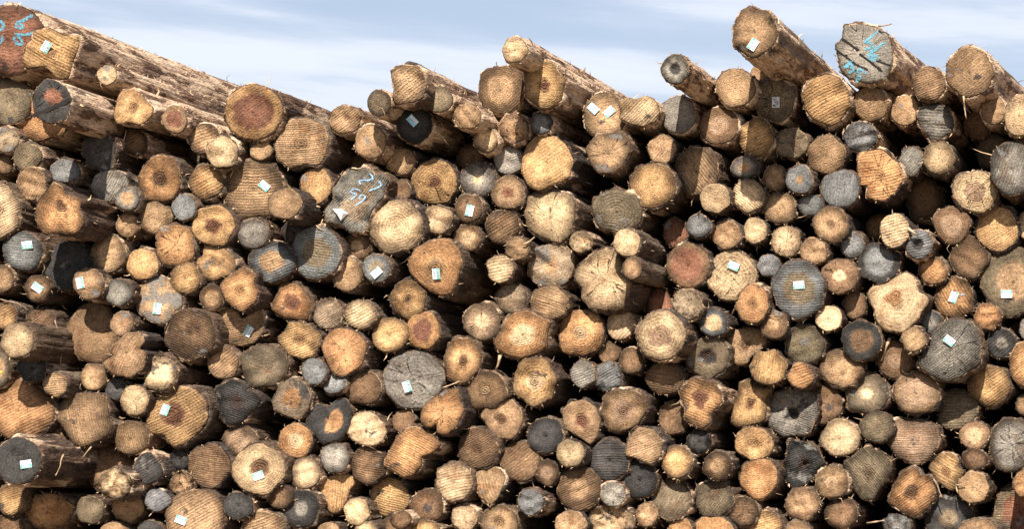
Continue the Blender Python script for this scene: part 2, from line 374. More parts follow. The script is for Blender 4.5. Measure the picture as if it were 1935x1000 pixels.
(514, 494, 90, 78, 0.029, (2450, 930), None, {'c': 'B', 'g': 0.1, 'saw': 0.55, 'sa': 20, 'ring': 0.42, 'heart': 'T', 'hr': 0.55, 'kz': -1.0}, [], 'grey log with an off-centre tan heart'),
(597, 477, 96, 104, 0.047, (2450, 930), None, {'c': 'B', 'saw': 0.55, 'sa': -12, 'ring': 1, 'heart': 'L', 'hr': 0.6, 'kz': -1.0}, [], 'large dark log with a wide olive heart'),
(550, 570, 80, 80, -0.007, (2450, 930), [(530, 532), (560, 535), (580, 555), (592, 572), (585, 590), (580, 607), (540, 602), (515, 590), (512, 575), (522, 560)], {'c': 'O', 'k': 1, 'b': 0.25, 'w': 0.03, 'saw': 0.05, 'sa': -1.0793326968197707, 'ring': 0.42, 'heart': 'R', 'hr': 0.45, 'kz': 1.0}, [], 'rusty log with a six-sided outline and dark centre'),
(655, 519, 58, 66, 0.033, (2450, 930), None, {'c': 'T', 'g': 0.1, 'saw': 0.22, 'sa': 10, 'ring': 0.42, 'heart': 'T', 'hr': 0, 'kz': 1.0}, [], 'tan log, left of the small grey log with a blue tag'),
(674, 466, 52, 52, 0, (2450, 930), None, {'c': 'D', 'e': 0.3, 'saw': 0.05, 'sa': 66.12874920783445, 'ring': 0.42, 'heart': 'P', 'hr': 0.45, 'kz': -1.0}, [], 'brown log, up and left of the small grey log with a blue tag'),
(711, 507, 54, 56, 0.108, (2450, 930), None, {'c': 'B', 'saw': 0.05, 'sa': 23.6597541360177, 'ring': 0.42, 'heart': 'L', 'hr': 0.6, 'kz': -1.0}, [(712, 516, -139, 'blue')], 'small grey log with a blue tag'),
(620, 594, 56, 59, 0, (2450, 930), None, {'c': 'M', 'e': 0.4, 'saw': 0.55, 'sa': 30, 'ring': 0.42, 'heart': 'M', 'hr': 0, 'kz': -1.0}, [], 'grey-tan log, up and right of the golden hexagonal log with a small dark pith'),
(680, 595, 62, 58, 0.036, (2450, 930), None, {'c': 'P', 'e': 0.2, 'saw': 0.55, 'sa': 25, 'ring': 0.42, 'heart': 'P', 'hr': 0, 'kz': -1.0}, [], 'pale log with saw ridges, above the orange-brown log with wandering rings'),
(771, 566, 68, 75, 0.043, (2450, 930), None, {'c': 'Y', 'k': 1, 'saw': 0.05, 'sa': 14.066793349752796, 'ring': 1, 'heart': 'K', 'hr': 0.16, 'kz': 1.0}, [], 'pale golden log with a black hollow heart'),
(737, 633, 75, 66, 0.012, (2450, 930), None, {'c': 'Y', 'saw': 0.22, 'sa': 10, 'ring': 0.42, 'heart': 'Y', 'hr': 0, 'kz': -1.0}, [], 'clean golden log with no bark beside a grey tagged log'),
(478, 358, 118, 112, 0.008, (2450, 930), None, {'c': 'T', 'saw': 0.55, 'sa': 0, 'ring': 0.7, 'heart': 'T', 'hr': 0, 'kz': 1.0}, [(499, 351, -41, 'CYA7654')], 'large tan log with fan-shaped saw lines and a tag'),
(538, 385, 64, 60, 0.307, (2450, 930), None, {'c': 'T', 'saw': 0.05, 'sa': 27.860079832215966, 'ring': 0.7, 'heart': 'T', 'hr': 0, 'kz': 1.0}, [], 'tan log jutting over the large tagged tan log'),
(596, 350, 60, 71, 0.07, (2450, 930), None, {'c': 'Y', 'saw': 0.22, 'sa': 80, 'ring': 0.42, 'heart': 'Y', 'hr': 0, 'kz': 1.0}, [], 'golden log, up and right of the tan log jutting over the large tagged tan log'),
(420, 287, 62, 62, 0.093, (2450, 930), None, {'c': 'P', 'b': 0.25, 'e': 0.3, 'saw': 0.05, 'sa': 73.12111150880526, 'ring': 0.42, 'heart': 'P', 'hr': 0, 'kz': -1.0}, [], 'pale log, down and left of the large round log with a broad red heart'),
(492, 283, 44, 40, 0.057, (2450, 930), None, {'c': 'T', 'b': 0.4, 'saw': 0.05, 'sa': 63.53504363696722, 'ring': 0.42, 'heart': 'T', 'hr': 0, 'kz': -1.0}, [], ''),
(478, 212, 112, 108, 0.139, (2450, 930), None, {'c': 'Y', 'u': 0.75, 'saw': 0.22, 'sa': 35, 'ring': 0.42, 'heart': 'R', 'hr': 0.68, 'kz': 1.0}, [], 'large round log with a broad red heart'),
(569, 270, 106, 96, 0.108, (2450, 930), [(545, 225), (580, 221), (612, 235), (622, 262), (616, 295), (600, 315), (575, 310), (545, 318), (522, 300), (517, 272), (525, 250)], {'c': 'T', 'k': 1, 'saw': 0.55, 'sa': 4, 'ring': 0.7, 'heart': 'T', 'hr': 0, 'kz': 1.0}, [], 'large tan log with horizontal saw lines and a brown knot'),
(652, 226, 60, 54, 0.09, (2450, 930), None, {'c': 'T', 'saw': 0.55, 'sa': 35, 'ring': 0.42, 'heart': 'T', 'hr': 0, 'kz': 1.0}, [], 'tan log with saw ridges, left of the black ridged log with a blue tag'),
(699, 268, 62, 64, 0.124, (2450, 930), None, {'c': 'T', 'g': 0.25, 'saw': 0.05, 'sa': 74.39442088448355, 'ring': 0.42, 'heart': 'T', 'hr': 0, 'kz': -1.0}, [], 'tan log with grey stain, left of the black ridged log with a blue tag'),
(757, 305, 56, 52, 0.002, (2450, 930), None, {'c': 'T', 'saw': 0.55, 'sa': 45, 'ring': 0.42, 'heart': 'T', 'hr': 0, 'kz': 1.0}, [], 'tan log with saw ridges, up and left of the golden log with a twisted knot'),
(684, 316, 60, 50, -0.227, (2450, 930), None, {'c': 'D', 'saw': 0.05, 'sa': 30.67681509126514, 'ring': 0.42, 'heart': 'D', 'hr': 0, 'kz': 1.0}, [], 'brown log, above the lobed grey and tan log with light blue paint and torn paper'),
(672, 372, 100, 124, 0.122, (2450, 930), [(657, 317), (675, 320), (690, 312), (707, 320), (710, 330), (727, 326), (737, 345), (724, 355), (726, 370), (715, 382), (702, 400), (687, 440), (660, 442), (645, 427), (617, 420), (612, 395), (630, 375), (625, 355), (640, 335)], {'c': 'G', 'g': 0.2, 'b': 0.3, 'e': 0.35, 'off': (0.12, -0.2), 'w': 0.02, 'saw': 0.55, 'sa': 45, 'ring': 0.42, 'heart': 'M', 'hr': 0.6, 'kz': -1.0}, [], 'lobed grey and tan log with light blue paint and torn paper'),
(747, 427, 106, 106, 0.108, (2450, 930), None, {'c': 'P', 'e': 0.15, 'saw': 0.05, 'sa': 4.349933572661657, 'ring': 1, 'heart': 'P', 'hr': 0, 'kz': -1.0}, [], 'large pale log with wide wavy rings'),
(757, 359, 41, 39, -0, (2450, 930), None, {'c': 'D', 'saw': 0.05, 'sa': 62.50244351204129, 'ring': 0.42, 'heart': 'D', 'hr': 0, 'kz': 1.0}, [], ''),
(820, 343, 90, 92, -0, (2450, 930), [(797, 308), (822, 298), (850, 310), (864, 335), (862, 362), (848, 385), (815, 388), (790, 378), (775, 350), (778, 330)], {'c': 'Y', 'k': 1, 'cr': 1, 'saw': 0.05, 'sa': -4.873562677657658, 'ring': 1, 'heart': 'R', 'hr': 0.25, 'kz': 1.0}, [], 'golden log with a twisted knot'),
(826, 415, 59, 56, 0.075, (2450, 930), None, {'c': 'P', 'e': 0.2, 'saw': 0.05, 'sa': -15.977215545313763, 'ring': 0.42, 'heart': 'P', 'hr': 0, 'kz': 1.0}, [], 'pale log, left of the brown log with an upright tag between pale logs'),
(885, 394, 54, 54, 0.036, (2450, 930), None, {'c': 'D', 'g': 0.2, 'saw': 0.22, 'sa': 20, 'ring': 0.42, 'heart': 'D', 'hr': 0, 'kz': 1.0}, [(888, 398, -104, 'CYA7849')], 'brown log with an upright tag between pale logs'),
(903, 339, 67, 68, 0.012, (2450, 930), None, {'c': 'G', 'b': 0.15, 'e': 0.3, 'saw': 0.05, 'sa': -15.054916549226773, 'ring': 0.42, 'heart': 'P', 'hr': 0.3, 'kz': -1.0}, [], 'grey log with frayed edge, above the brown log with an upright tag between pale logs'),
(960, 364, 66, 64, 0.036, (2450, 930), None, {'c': 'T', 'saw': 0.05, 'sa': 23.32902438457385, 'ring': 1, 'heart': 'R', 'hr': 0.35, 'kz': 1.0}, [], 'tan log, right of the brown log with an upright tag between pale logs'),
(961, 303, 58, 54, 0.013, (2450, 930), None, {'c': 'G', 'saw': 0.22, 'sa': 20, 'ring': 0.42, 'heart': 'G', 'hr': 0, 'kz': 1.0}, [], 'grey log, left of the large peach log with a broad crease'),
(890, 300, 56, 56, -0.192, (2450, 930), None, {'c': 'D', 'saw': 0.05, 'sa': 27.96019657663615, 'ring': 0.42, 'heart': 'D', 'hr': 0, 'kz': -1.0}, [], 'brown log, up and right of the golden log with a twisted knot'),
(949, 428, 66, 66, -0, (2450, 930), None, {'c': 'D', 'saw': 0.55, 'sa': 30, 'ring': 0.7, 'heart': 'D', 'hr': 0, 'kz': -1.0}, [], 'brown log, down and right of the brown log with an upright tag between pale logs'),
(884, 448, 56, 52, 0, (2450, 930), None, {'c': 'T', 'saw': 0.22, 'sa': 70, 'ring': 0.42, 'heart': 'P', 'hr': 0.6, 'kz': -1.0}, [], 'tan log with pale heart, below the brown log with an upright tag between pale logs'),
(977, 470, 46, 44, 0.097, (2450, 930), None, {'c': 'T', 'e': 0.3, 'saw': 0.05, 'sa': 23.395600684400108, 'ring': 0.42, 'heart': 'T', 'hr': 0, 'kz': 1.0}, [], 'small tan log, down and left of the large pale cream log with a straight crack'),
(945, 508, 52, 54, 0.068, (2450, 930), None, {'c': 'P', 'g': 0.3, 'saw': 0.55, 'sa': 10, 'ring': 0.42, 'heart': 'P', 'hr': 0, 'kz': 1.0}, [], 'pale log, down and right of the brown log with an upright tag between pale logs'),
(1041, 502, 92, 86, 0, (2450, 930), None, {'c': 'M', 'g': 0.4, 'b': 0.15, 'saw': 0.22, 'sa': 20, 'ring': 0.42, 'heart': 'T', 'hr': 0.4, 'kz': 1.0}, [], 'large grey-tan log with tan heart, below the large pale cream log with a straight crack'),
(1039, 410, 100, 100, 0.054, (2450, 930), [(995, 375), (1015, 362), (1045, 358), (1075, 365), (1086, 385), (1086, 415), (1075, 445), (1058, 462), (1020, 450), (995, 430), (989, 405)], {'c': 'P', 'cr': 1, 'saw': 0.05, 'sa': 76.19732841026342, 'ring': 0.42, 'heart': 'P', 'hr': 0, 'kz': -1.0}, [], 'large pale cream log with a straight crack'),
(1033, 306, 98, 108, 0.108, (2450, 930), [(985, 300), (995, 270), (1015, 253), (1045, 255), (1070, 270), (1083, 300), (1075, 335), (1045, 350), (1015, 362), (995, 350), (984, 325)], {'c': 'Y', 'w': 0.03, 'saw': 0.22, 'sa': 30, 'ring': 0.42, 'heart': 'Y', 'hr': 0, 'kz': 1.0}, [], 'large peach log with a broad crease'),
(1166, 400, 96, 86, 0, (2450, 930), None, {'c': 'L', 'g': 0.3, 'saw': 0.05, 'sa': 3.1905018722346252, 'ring': 1, 'heart': 'L', 'hr': 0, 'kz': -1.0}, [], 'large olive log, above the small pale log jutting out with its bark in view'),
(1142, 530, 108, 124, 0.146, (2450, 930), [(1122, 475), (1147, 467), (1167, 475), (1176, 495), (1178, 515), (1196, 535), (1192, 557), (1172, 585), (1142, 590), (1115, 585), (1098, 565), (1100, 545), (1085, 530), (1085, 510), (1102, 492)], {'c': 'P', 'cr': 1, 'saw': 0.05, 'sa': -20.326668937105076, 'ring': 0.7, 'heart': 'P', 'hr': 0, 'kz': -1.0}, [], 'large cream log with lobes and dark cracks'),
(1184, 459, 52, 54, 0.34, (2450, 930), None, {'c': 'P', 'e': 0.3, 'saw': 0.05, 'sa': -26.59177987107864, 'ring': 0.42, 'heart': 'P', 'hr': 0, 'kz': 1.0}, [], 'small pale log jutting out with its bark in view'),
(1194, 507, 38, 44, 0.37, (2450, 930), None, {'c': 'T', 'saw': 0.05, 'sa': 31.050520024751137, 'ring': 0.7, 'heart': 'T', 'hr': 0, 'kz': 1.0}, [], ''),
(1098, 457, 46, 42, 0.144, (2450, 930), None, {'c': 'P', 'e': 0.6, 'saw': 0.05, 'sa': 30.961287423401153, 'ring': 0.42, 'heart': 'P', 'hr': 0, 'kz': -1.0}, [], ''),
(1300, 502, 84, 86, -0.044, (2450, 930), None, {'c': 'D', 'saw': 0.05, 'sa': 36.40050190793909, 'ring': 0.42, 'heart': 'R', 'hr': 0.78, 'kz': -1.0}, [], 'round log with a brick-red heart'),
(1276, 438, 48, 58, -0.18, (2450, 930), None, {'c': 'R', 'saw': 0.22, 'sa': 90, 'ring': 0.42, 'heart': 'R', 'hr': 0, 'kz': -1.0}, [], 'reddish log, above the round log with a brick-red heart'),
(1320, 427, 48, 46, 0.018, (2450, 930), None, {'c': 'B', 'g': 0.1, 'saw': 0.05, 'sa': 77.27842203061164, 'ring': 0.7, 'heart': 'B', 'hr': 0, 'kz': 1.0}, [], 'small blue-grey log with rings, above the round log with a brick-red heart'),
(1372, 443, 58, 56, -0, (2450, 930), None, {'c': 'T', 'e': 0.2, 'saw': 0.05, 'sa': 21.730858982461655, 'ring': 0.7, 'heart': 'T', 'hr': 0, 'kz': 1.0}, [], 'tan log with rings, above the large pale ringed log with a white tag'),
(1426, 436, 48, 50, -0, (2450, 930), None, {'c': 'P', 'g': 0.15, 'saw': 0.05, 'sa': -21.794707267768725, 'ring': 0.42, 'heart': 'P', 'hr': 0, 'kz': 1.0}, [], 'small pale log, up and right of the large pale ringed log with a white tag'),
(1382, 521, 96, 98, -0.03, (2450, 930), None, {'c': 'P', 'cr': 1, 'saw': 0.05, 'sa': -14.891957741059583, 'ring': 1, 'heart': 'P', 'hr': 0, 'kz': 1.0}, [(1386, 503, -23, 'CYA7768')], 'large pale ringed log with a white tag'),
(1422, 574, 62, 74, 0.104, (2450, 930), None, {'c': 'O', 'k': 1, 'w': 0.04, 'saw': 0.05, 'sa': 37.85254541981464, 'ring': 1, 'heart': 'D', 'hr': 0.12, 'kz': -1.0}, [], 'orange log with bold rings beside the pale tagged log'),
(1298, 575, 58, 60, 0.126, (2450, 930), None, {'c': 'M', 'e': 0.5, 'g': 0.25, 'saw': 0.05, 'sa': 36.62437460286397, 'ring': 0.42, 'heart': 'M', 'hr': 0, 'kz': -1.0}, [], 'grey-tan log with frayed edge, right of the brick-red log mostly hidden behind rough grey log'),
(1248, 580, 56, 74, -0.198, (2450, 930), None, {'c': 'R', 'saw': 0.22, 'sa': 90, 'ring': 0.42, 'heart': 'R', 'hr': 0, 'kz': 1.0}, [], 'brick-red log mostly hidden behind rough grey log'),
(1233, 350, 90, 86, 0.047, (2450, 930), None, {'c': 'Y', 'e': 0.1, 'w': 0.03, 'saw': 0.05, 'sa': -15.437475847337106, 'ring': 1, 'heart': 'Y', 'hr': 0, 'kz': 1.0}, [], 'golden ringed log with a flat top edge'),
(1316, 324, 86, 94, -0.016, (2450, 930), None, {'c': 'T', 'w': 0.04, 'saw': 0.55, 'sa': -55, 'ring': 0.42, 'heart': 'T', 'hr': 0, 'kz': -1.0}, [], 'large tan log, right of the golden ringed log with a flat top edge'),
(1250, 281, 54, 56, 0, (2450, 930), None, {'c': 'T', 'b': 0.15, 'saw': 0.22, 'sa': 45, 'ring': 0.42, 'heart': 'T', 'hr': 0, 'kz': -1.0}, [], 'tan log, above the golden ringed log with a flat top edge'),
(1150, 290, 88, 78, 0.081, (2450, 930), [(1105, 280), (1130, 252), (1160, 247), (1180, 247), (1191, 265), (1190, 285), (1177, 315), (1160, 328), (1130, 328), (1115, 310)], {'c': 'T', 'g': 0.35, 'cr': 1, 'saw': 0.05, 'sa': 35.147744890479544, 'ring': 0.42, 'heart': 'T', 'hr': 0, 'kz': 1.0}, [], 'heart-shaped tan log with a pale seam'),
(1143, 217, 84, 86, -0.011, (2450, 930), None, {'c': 'T', 'g': 0.15, 'saw': 0.22, 'sa': 10, 'ring': 0.42, 'heart': 'T', 'hr': 0, 'kz': -1.0}, [(1121, 205, -43, 'blue'), (1151, 211, 39, 'CYA7878')], 'tan log with a blue tag and a white tag'),
(1207, 210, 80, 58, 0.092, (2450, 930), [(1167, 195), (1180, 184), (1200, 187), (1220, 181), (1240, 190), (1248, 210), (1240, 230), (1215, 240), (1190, 234), (1168, 224), (1174, 210)], {'c': 'P', 'saw': 0.55, 'sa': 45, 'ring': 0.42, 'heart': 'P', 'hr': 0, 'kz': 1.0}, [], 'pale notched log with slanting saw ridges'),
(1281, 216, 68, 72, 0, (2450, 930), None, {'c': 'G', 'e': 0.2, 'saw': 0.05, 'sa': 22.738490137859507, 'ring': 0.42, 'heart': 'G', 'hr': 0, 'kz': 1.0}, [], 'grey log, right of the pale notched log with slanting saw ridges'),
(1358, 237, 76, 70, 0, (2450, 930), None, {'c': 'D', 'g': 0.1, 'saw': 0.05, 'sa': -18.869318610109765, 'ring': 1, 'heart': 'N', 'hr': 0.55, 'kz': 1.0}, [], 'brown log with dusty brown heart, left of the olive log with a crumpled silver tag'),
(1275, 130, 52, 58, 0.612, (2450, 930), None, {'c': 'G', 'e': 0.3, 'saw': 0.05, 'sa': 18.36091896009289, 'ring': 0.42, 'heart': 'K', 'hr': 0.45, 'kz': -1.0}, [], 'grey log jutting into the sky with a dark centre'),
(1389, 166, 74, 75, 0.095, (2450, 930), None, {'c': 'T', 'e': 0.1, 'saw': 0.05, 'sa': 19.78744421118129, 'ring': 0.7, 'heart': 'T', 'hr': 0, 'kz': 1.0}, [], 'tan log with rings, left of the olive log with a crumpled silver tag'),
(1426, 60, 88, 92, 0.884, (2450, 930), None, {'c': 'T', 'b': 0.2, 'e': 0.2, 'saw': 0.05, 'sa': 63.989462641274734, 'ring': 0.42, 'heart': 'T', 'hr': 0.8, 'kz': 1.0}, [(1423, 84, -123, 'CYA4887')], 'topmost tan log with a green tag jutting into the sky'),
(1464, 188, 78, 82, 0.014, (2450, 930), None, {'c': 'L', 'cr': 1, 'w': 0.05, 'saw': 0.05, 'sa': 17.252245346725736, 'ring': 0.7, 'heart': 'L', 'hr': 0, 'kz': 1.0}, [(1466, 193, 0, 'silver')], 'olive log with a crumpled silver tag'),
(1561, 190, 96, 102, 0.09, (2450, 930), [(1530, 150), (1560, 138), (1585, 145), (1602, 170), (1608, 200), (1595, 218), (1585, 232), (1568, 240), (1535, 225), (1518, 205), (1514, 178)], {'c': 'Y', 'saw': 0.55, 'sa': 25, 'ring': 0.42, 'heart': 'Y', 'hr': 0, 'kz': -1.0}, [], 'large golden log with slanting saw marks under the skyline'),
(1437, 138, 40, 30, -0.072, (2450, 930), None, {'c': 'T', 'saw': 0.05, 'sa': 24.0764940424216, 'ring': 0.42, 'heart': 'T', 'hr': 0, 'kz': -1.0}, [], ''),
(1632, 102, 112, 118, 0.162, (2700, 950), [(1592, 45), (1615, 42), (1660, 50), (1678, 65), (1687, 95), (1686, 125), (1672, 150), (1640, 160), (1605, 150), (1585, 130), (1581, 105), (1577, 85), (1590, 72)], {'c': 'G', 'b': 0.15, 'cr': 1, 'e': 0.2, 'saw': 0.05, 'sa': -13.484501834584758, 'ring': 0.42, 'heart': 'G', 'hr': 0, 'kz': 1.0}, [], 'large grey split log with sky-blue painted numbers'),
(1645, 196, 68, 68, 0.036, (2450, 930), None, {'c': 'T', 'saw': 0.22, 'sa': 20, 'ring': 0.7, 'heart': 'T', 'hr': 0, 'kz': -1.0}, [], 'tan log, right of the large golden log with slanting saw marks under the skyline'),
(1710, 208, 56, 58, -0, (2450, 930), None, {'c': 'T', 'g': 0.2, 'saw': 0.05, 'sa': 25.005652386958047, 'ring': 0.7, 'heart': 'T', 'hr': 0, 'kz': 1.0}, [], 'tan log, left of the grey and tan shield-shaped log with level saw lines'),
(1755, 158, 63, 66, 0.144, (2600, 940), None, {'c': 'T', 'b': 0.1, 'saw': 0.55, 'sa': 20, 'ring': 0.42, 'heart': 'T', 'hr': 0, 'kz': -1.0}, [], 'tan log with saw ridges, above the grey and tan shield-shaped log with level saw lines'),
(1832, 136, 89, 97, 0.408, (2700, 950), None, {'c': 'T', 'g': 0.25, 'saw': 0.22, 'sa': 40, 'ring': 0.42, 'heart': 'T', 'hr': 0, 'kz': -1.0}, [], 'large tan log at the skyline with a straw hanging below it'),
(1877, 208, 46, 56, 0.186, (2450, 930), None, {'c': 'T', 'e': 0.2, 'saw': 0.05, 'sa': 63.971087226140924, 'ring': 0.42, 'heart': 'T', 'hr': 0, 'kz': -1.0}, [], 'tan log, left of the pale log at the skyline cut off by the photo edge'),
(1925, 219, 56, 80, 0.34, (2700, 950), None, {'c': 'P', 'g': 0.2, 'saw': 0.05, 'sa': 24.022700413315924, 'ring': 0.7, 'heart': 'P', 'hr': 0, 'kz': -1.0}, [], 'pale log at the skyline cut off by the photo edge'),
(1768, 232, 74, 78, 0.09, (2450, 930), [(1732, 215), (1745, 197), (1770, 192), (1795, 205), (1803, 228), (1800, 248), (1762, 270), (1750, 255), (1736, 235)], {'c': 'G', 'g': 0.3, 'saw': 0.55, 'sa': -5, 'ring': 0.42, 'heart': 'G', 'hr': 0, 'kz': -1.0}, [], 'grey and tan shield-shaped log with level saw lines'),
(1847, 235, 52, 60, -0.182, (2450, 930), None, {'c': 'D', 'saw': 0.22, 'sa': 70, 'ring': 0.42, 'heart': 'D', 'hr': 0, 'kz': 1.0}, [], 'brown log, right of the grey and tan shield-shaped log with level saw lines'),
(1626, 258, 66, 58, 0.054, (2450, 930), None, {'c': 'B', 'e': 0.4, 'saw': 0.05, 'sa': 16.789329771900903, 'ring': 0.42, 'heart': 'B', 'hr': 0, 'kz': 1.0}, [], 'blue-grey log, up and left of the orange log with branching cracks and a broken corner'),
(1429, 261, 66, 78, 0, (2450, 930), None, {'c': 'Y', 'saw': 0.55, 'sa': 20, 'ring': 0.42, 'heart': 'Y', 'hr': 0, 'kz': -1.0}, [], 'golden log, down and left of the olive log with a crumpled silver tag'),
(1496, 271, 65, 57, 0, (2450, 930), None, {'c': 'L', 'cr': 1, 'g': 0.2, 'saw': 0.05, 'sa': 24.68610542986765, 'ring': 0.42, 'heart': 'L', 'hr': 0, 'kz': -1.0}, [], 'olive log with a crack, below the olive log with a crumpled silver tag'),
(1561, 293, 76, 74, 0.034, (2450, 930), None, {'c': 'T', 'saw': 0.22, 'sa': 20, 'ring': 1, 'heart': 'T', 'hr': 0, 'kz': 1.0}, [], 'tan log with rings, above the pale blue-grey log beside the cracked orange log'),
(1662, 332, 98, 96, 0.067, (2450, 930), [(1620, 287), (1665, 280), (1700, 310), (1712, 335), (1690, 365), (1670, 382), (1635, 372), (1640, 350), (1625, 350), (1617, 320)], {'c': 'O', 'cr': 1, 'k': 1, 'saw': 0.55, 'sa': 10, 'ring': 0.42, 'heart': 'O', 'hr': 0, 'kz': -1.0}, [], 'orange log with branching cracks and a broken corner'),
(1721, 304, 46, 56, 0.053, (2450, 930), None, {'c': 'G', 'saw': 0.55, 'sa': 45, 'ring': 0.42, 'heart': 'G', 'hr': 0, 'kz': 1.0}, [], 'grey log, up and right of the orange log with branching cracks and a broken corner'),
(1774, 299, 60, 63, 0.144, (2450, 930), None, {'c': 'P', 'saw': 0.05, 'sa': 66.57822935920608, 'ring': 0.7, 'heart': 'P', 'hr': 0, 'kz': -1.0}, [], 'pale log with rings, below the grey and tan shield-shaped log with level saw lines'),
(1588, 357, 75, 72, 0.048, (2450, 930), None, {'c': 'B', 'g': 0.2, 'saw': 0.55, 'sa': 85, 'ring': 0.42, 'heart': 'B', 'hr': 0, 'kz': -1.0}, [], 'pale blue-grey log beside the cracked orange log'),
(1510, 339, 54, 55, 0.072, (2450, 930), None, {'c': 'B', 'b': 0.1, 'e': 0.2, 'saw': 0.05, 'sa': 77.7115864822305, 'ring': 0.42, 'heart': 'T', 'hr': 0.3, 'kz': 1.0}, [], 'blue-grey log, left of the pale blue-grey log beside the cracked orange log'),
(1464, 337, 45, 52, -0, (2450, 930), None, {'c': 'T', 'saw': 0.22, 'sa': 10, 'ring': 0.42, 'heart': 'T', 'hr': 0, 'kz': -1.0}, [], 'small tan log, up and left of the tan log with a dark triangular heart'),
(1407, 316, 53, 44, -0, (2450, 930), None, {'c': 'G', 'saw': 0.05, 'sa': 17.88021862983262, 'ring': 0.42, 'heart': 'T', 'hr': 0.5, 'kz': -1.0}, [], 'small grey log with tan heart, below the olive log with a crumpled silver tag'),
(1414, 370, 62, 65, 0.018, (2450, 930), None, {'c': 'P', 'saw': 0.55, 'sa': -40, 'ring': 0.42, 'heart': 'P', 'hr': 0, 'kz': -1.0}, [], 'pale log with saw ridges, above the large pale ringed log with a white tag'),
(1351, 375, 58, 58, 0.078, (2450, 930), None, {'c': 'P', 'saw': 0.05, 'sa': 21.976498318349748, 'ring': 1, 'heart': 'P', 'hr': 0, 'kz': -1.0}, [], 'pale log with rings, right of the golden ringed log with a flat top edge'),
(1473, 393, 64, 62, -0, (2450, 930), None, {'c': 'T', 'e': 0.1, 'saw': 0.05, 'sa': 31.90414086717896, 'ring': 0.7, 'heart': 'T', 'hr': 0, 'kz': 1.0}, [], 'tan log with rings, left of the tan log with a dark triangular heart'),
(1532, 388, 50, 42, 0.007, (2450, 930), None, {'c': 'B', 'saw': 0.05, 'sa': -15.56117547176967, 'ring': 0.7, 'heart': 'B', 'hr': 0, 'kz': 1.0}, [], 'small blue-grey log, up and left of the tan log with a dark triangular heart'),
(1570, 424, 70, 70, 0.035, (2450, 930), None, {'c': 'T', 'saw': 0.22, 'sa': 80, 'ring': 0.42, 'heart': 'D', 'hr': 0.25, 'kz': 1.0}, [], 'tan log with a dark triangular heart'),
(1486, 456, 57, 62, -0, (2450, 930), None, {'c': 'P', 'e': 0.2, 'cr': 1, 'saw': 0.05, 'sa': 22.803950802047353, 'ring': 0.42, 'heart': 'P', 'hr': 0, 'kz': 1.0}, [], 'pale log with a crack, left of the tan log with a dark triangular heart'),
(1537, 476, 52, 54, 0.054, (2450, 930), None, {'c': 'T', 'e': 0.3, 'saw': 0.05, 'sa': -24.57441121962497, 'ring': 0.42, 'heart': 'T', 'hr': 0, 'kz': 1.0}, [], 'tan log, down and left of the tan log with a dark triangular heart'),
(1611, 463, 46, 52, -0.022, (2450, 930), None, {'c': 'B', 'saw': 0.22, 'sa': 20, 'ring': 0.42, 'heart': 'B', 'hr': 0, 'kz': 1.0}, [], 'small blue-grey log, down and right of the tan log with a dark triangular heart'),
(1691, 436, 58, 66, 0.102, (2450, 930), None, {'c': 'P', 'g': 0.4, 'saw': 0.55, 'sa': 15, 'ring': 0.42, 'heart': 'P', 'hr': 0, 'kz': 1.0}, [], 'pale log, up and left of the small grey hollowed log with a frayed rim'),
(1735, 462, 54, 56, 0.088, (2450, 930), None, {'c': 'B', 'saw': 0.55, 'sa': 10, 'ring': 0.42, 'heart': 'K', 'hr': 0.4, 'kz': -1.0}, [], 'small grey hollowed log with a frayed rim'),
(1748, 378, 70, 84, -0.208, (2450, 930), None, {'c': 'D', 'saw': 0.05, 'sa': 34.9372272140062, 'ring': 0.7, 'heart': 'D', 'hr': 0, 'kz': 1.0}, [], 'brown log with rings, above the small grey hollowed log with a frayed rim'),
(1798, 424, 70, 74, -0, (2450, 930), None, {'c': 'D', 'saw': 0.05, 'sa': -5.009674697727581, 'ring': 0.7, 'heart': 'N', 'hr': 0.6, 'kz': -1.0}, [], 'brown log, up and right of the small grey hollowed log with a frayed rim'),
(1842, 362, 84, 82, 0.089, (2450, 930), None, {'c': 'P', 'cr': 1, 'saw': 0.05, 'sa': 14.92491401538042, 'ring': 1, 'heart': 'N', 'hr': 0.5, 'kz': -1.0}, [], 'pale log with a brown heart and a cracked ring'),
(1912, 318, 82, 106, 0.25, (2450, 930), None, {'c': 'G', 'saw': 0.55, 'sa': 70, 'ring': 0.42, 'heart': 'G', 'hr': 0, 'kz': -1.0}, [], 'large grey log with curved grain at the photo edge'),
(1876, 287, 62, 72, -0.218, (2450, 930), None, {'c': 'L', 'saw': 0.22, 'sa': 0, 'ring': 0.42, 'heart': 'L', 'hr': 0, 'kz': 1.0}, [], 'olive log, above the pale log with a brown heart and a cracked ring'),
(1884, 432, 80, 88, 0.024, (2450, 930), None, {'c': 'Y', 'saw': 0.55, 'sa': 30, 'ring': 1, 'heart': 'Y', 'hr': 0, 'kz': -1.0}, [], 'golden log with bold parallel ridges at the far edge'),
(1938, 425, 34, 52, 0.01, (2450, 930), None, {'c': 'P', 'saw': 0.05, 'sa': 6.255088215169257, 'ring': 0.7, 'heart': 'P', 'hr': 0, 'kz': -1.0}, [], ''),
(1661, 495, 82, 79, -0.008, (2450, 930), None, {'c': 'K', 'e': 0.2, 'saw': 0.22, 'sa': 30, 'ring': 0.42, 'heart': 'B', 'hr': 0.7, 'kz': 1.0}, [], 'black-centred log with a pale bark crescent'),
(1586, 521, 71, 68, 0.074, (2450, 930), None, {'c': 'D', 'cr': 1, 'saw': 0.05, 'sa': -16.89543585551894, 'ring': 0.42, 'heart': 'P', 'hr': 0.4, 'kz': -1.0}, [], 'brown log with pale heart, left of the black-centred log with a pale bark crescent'),
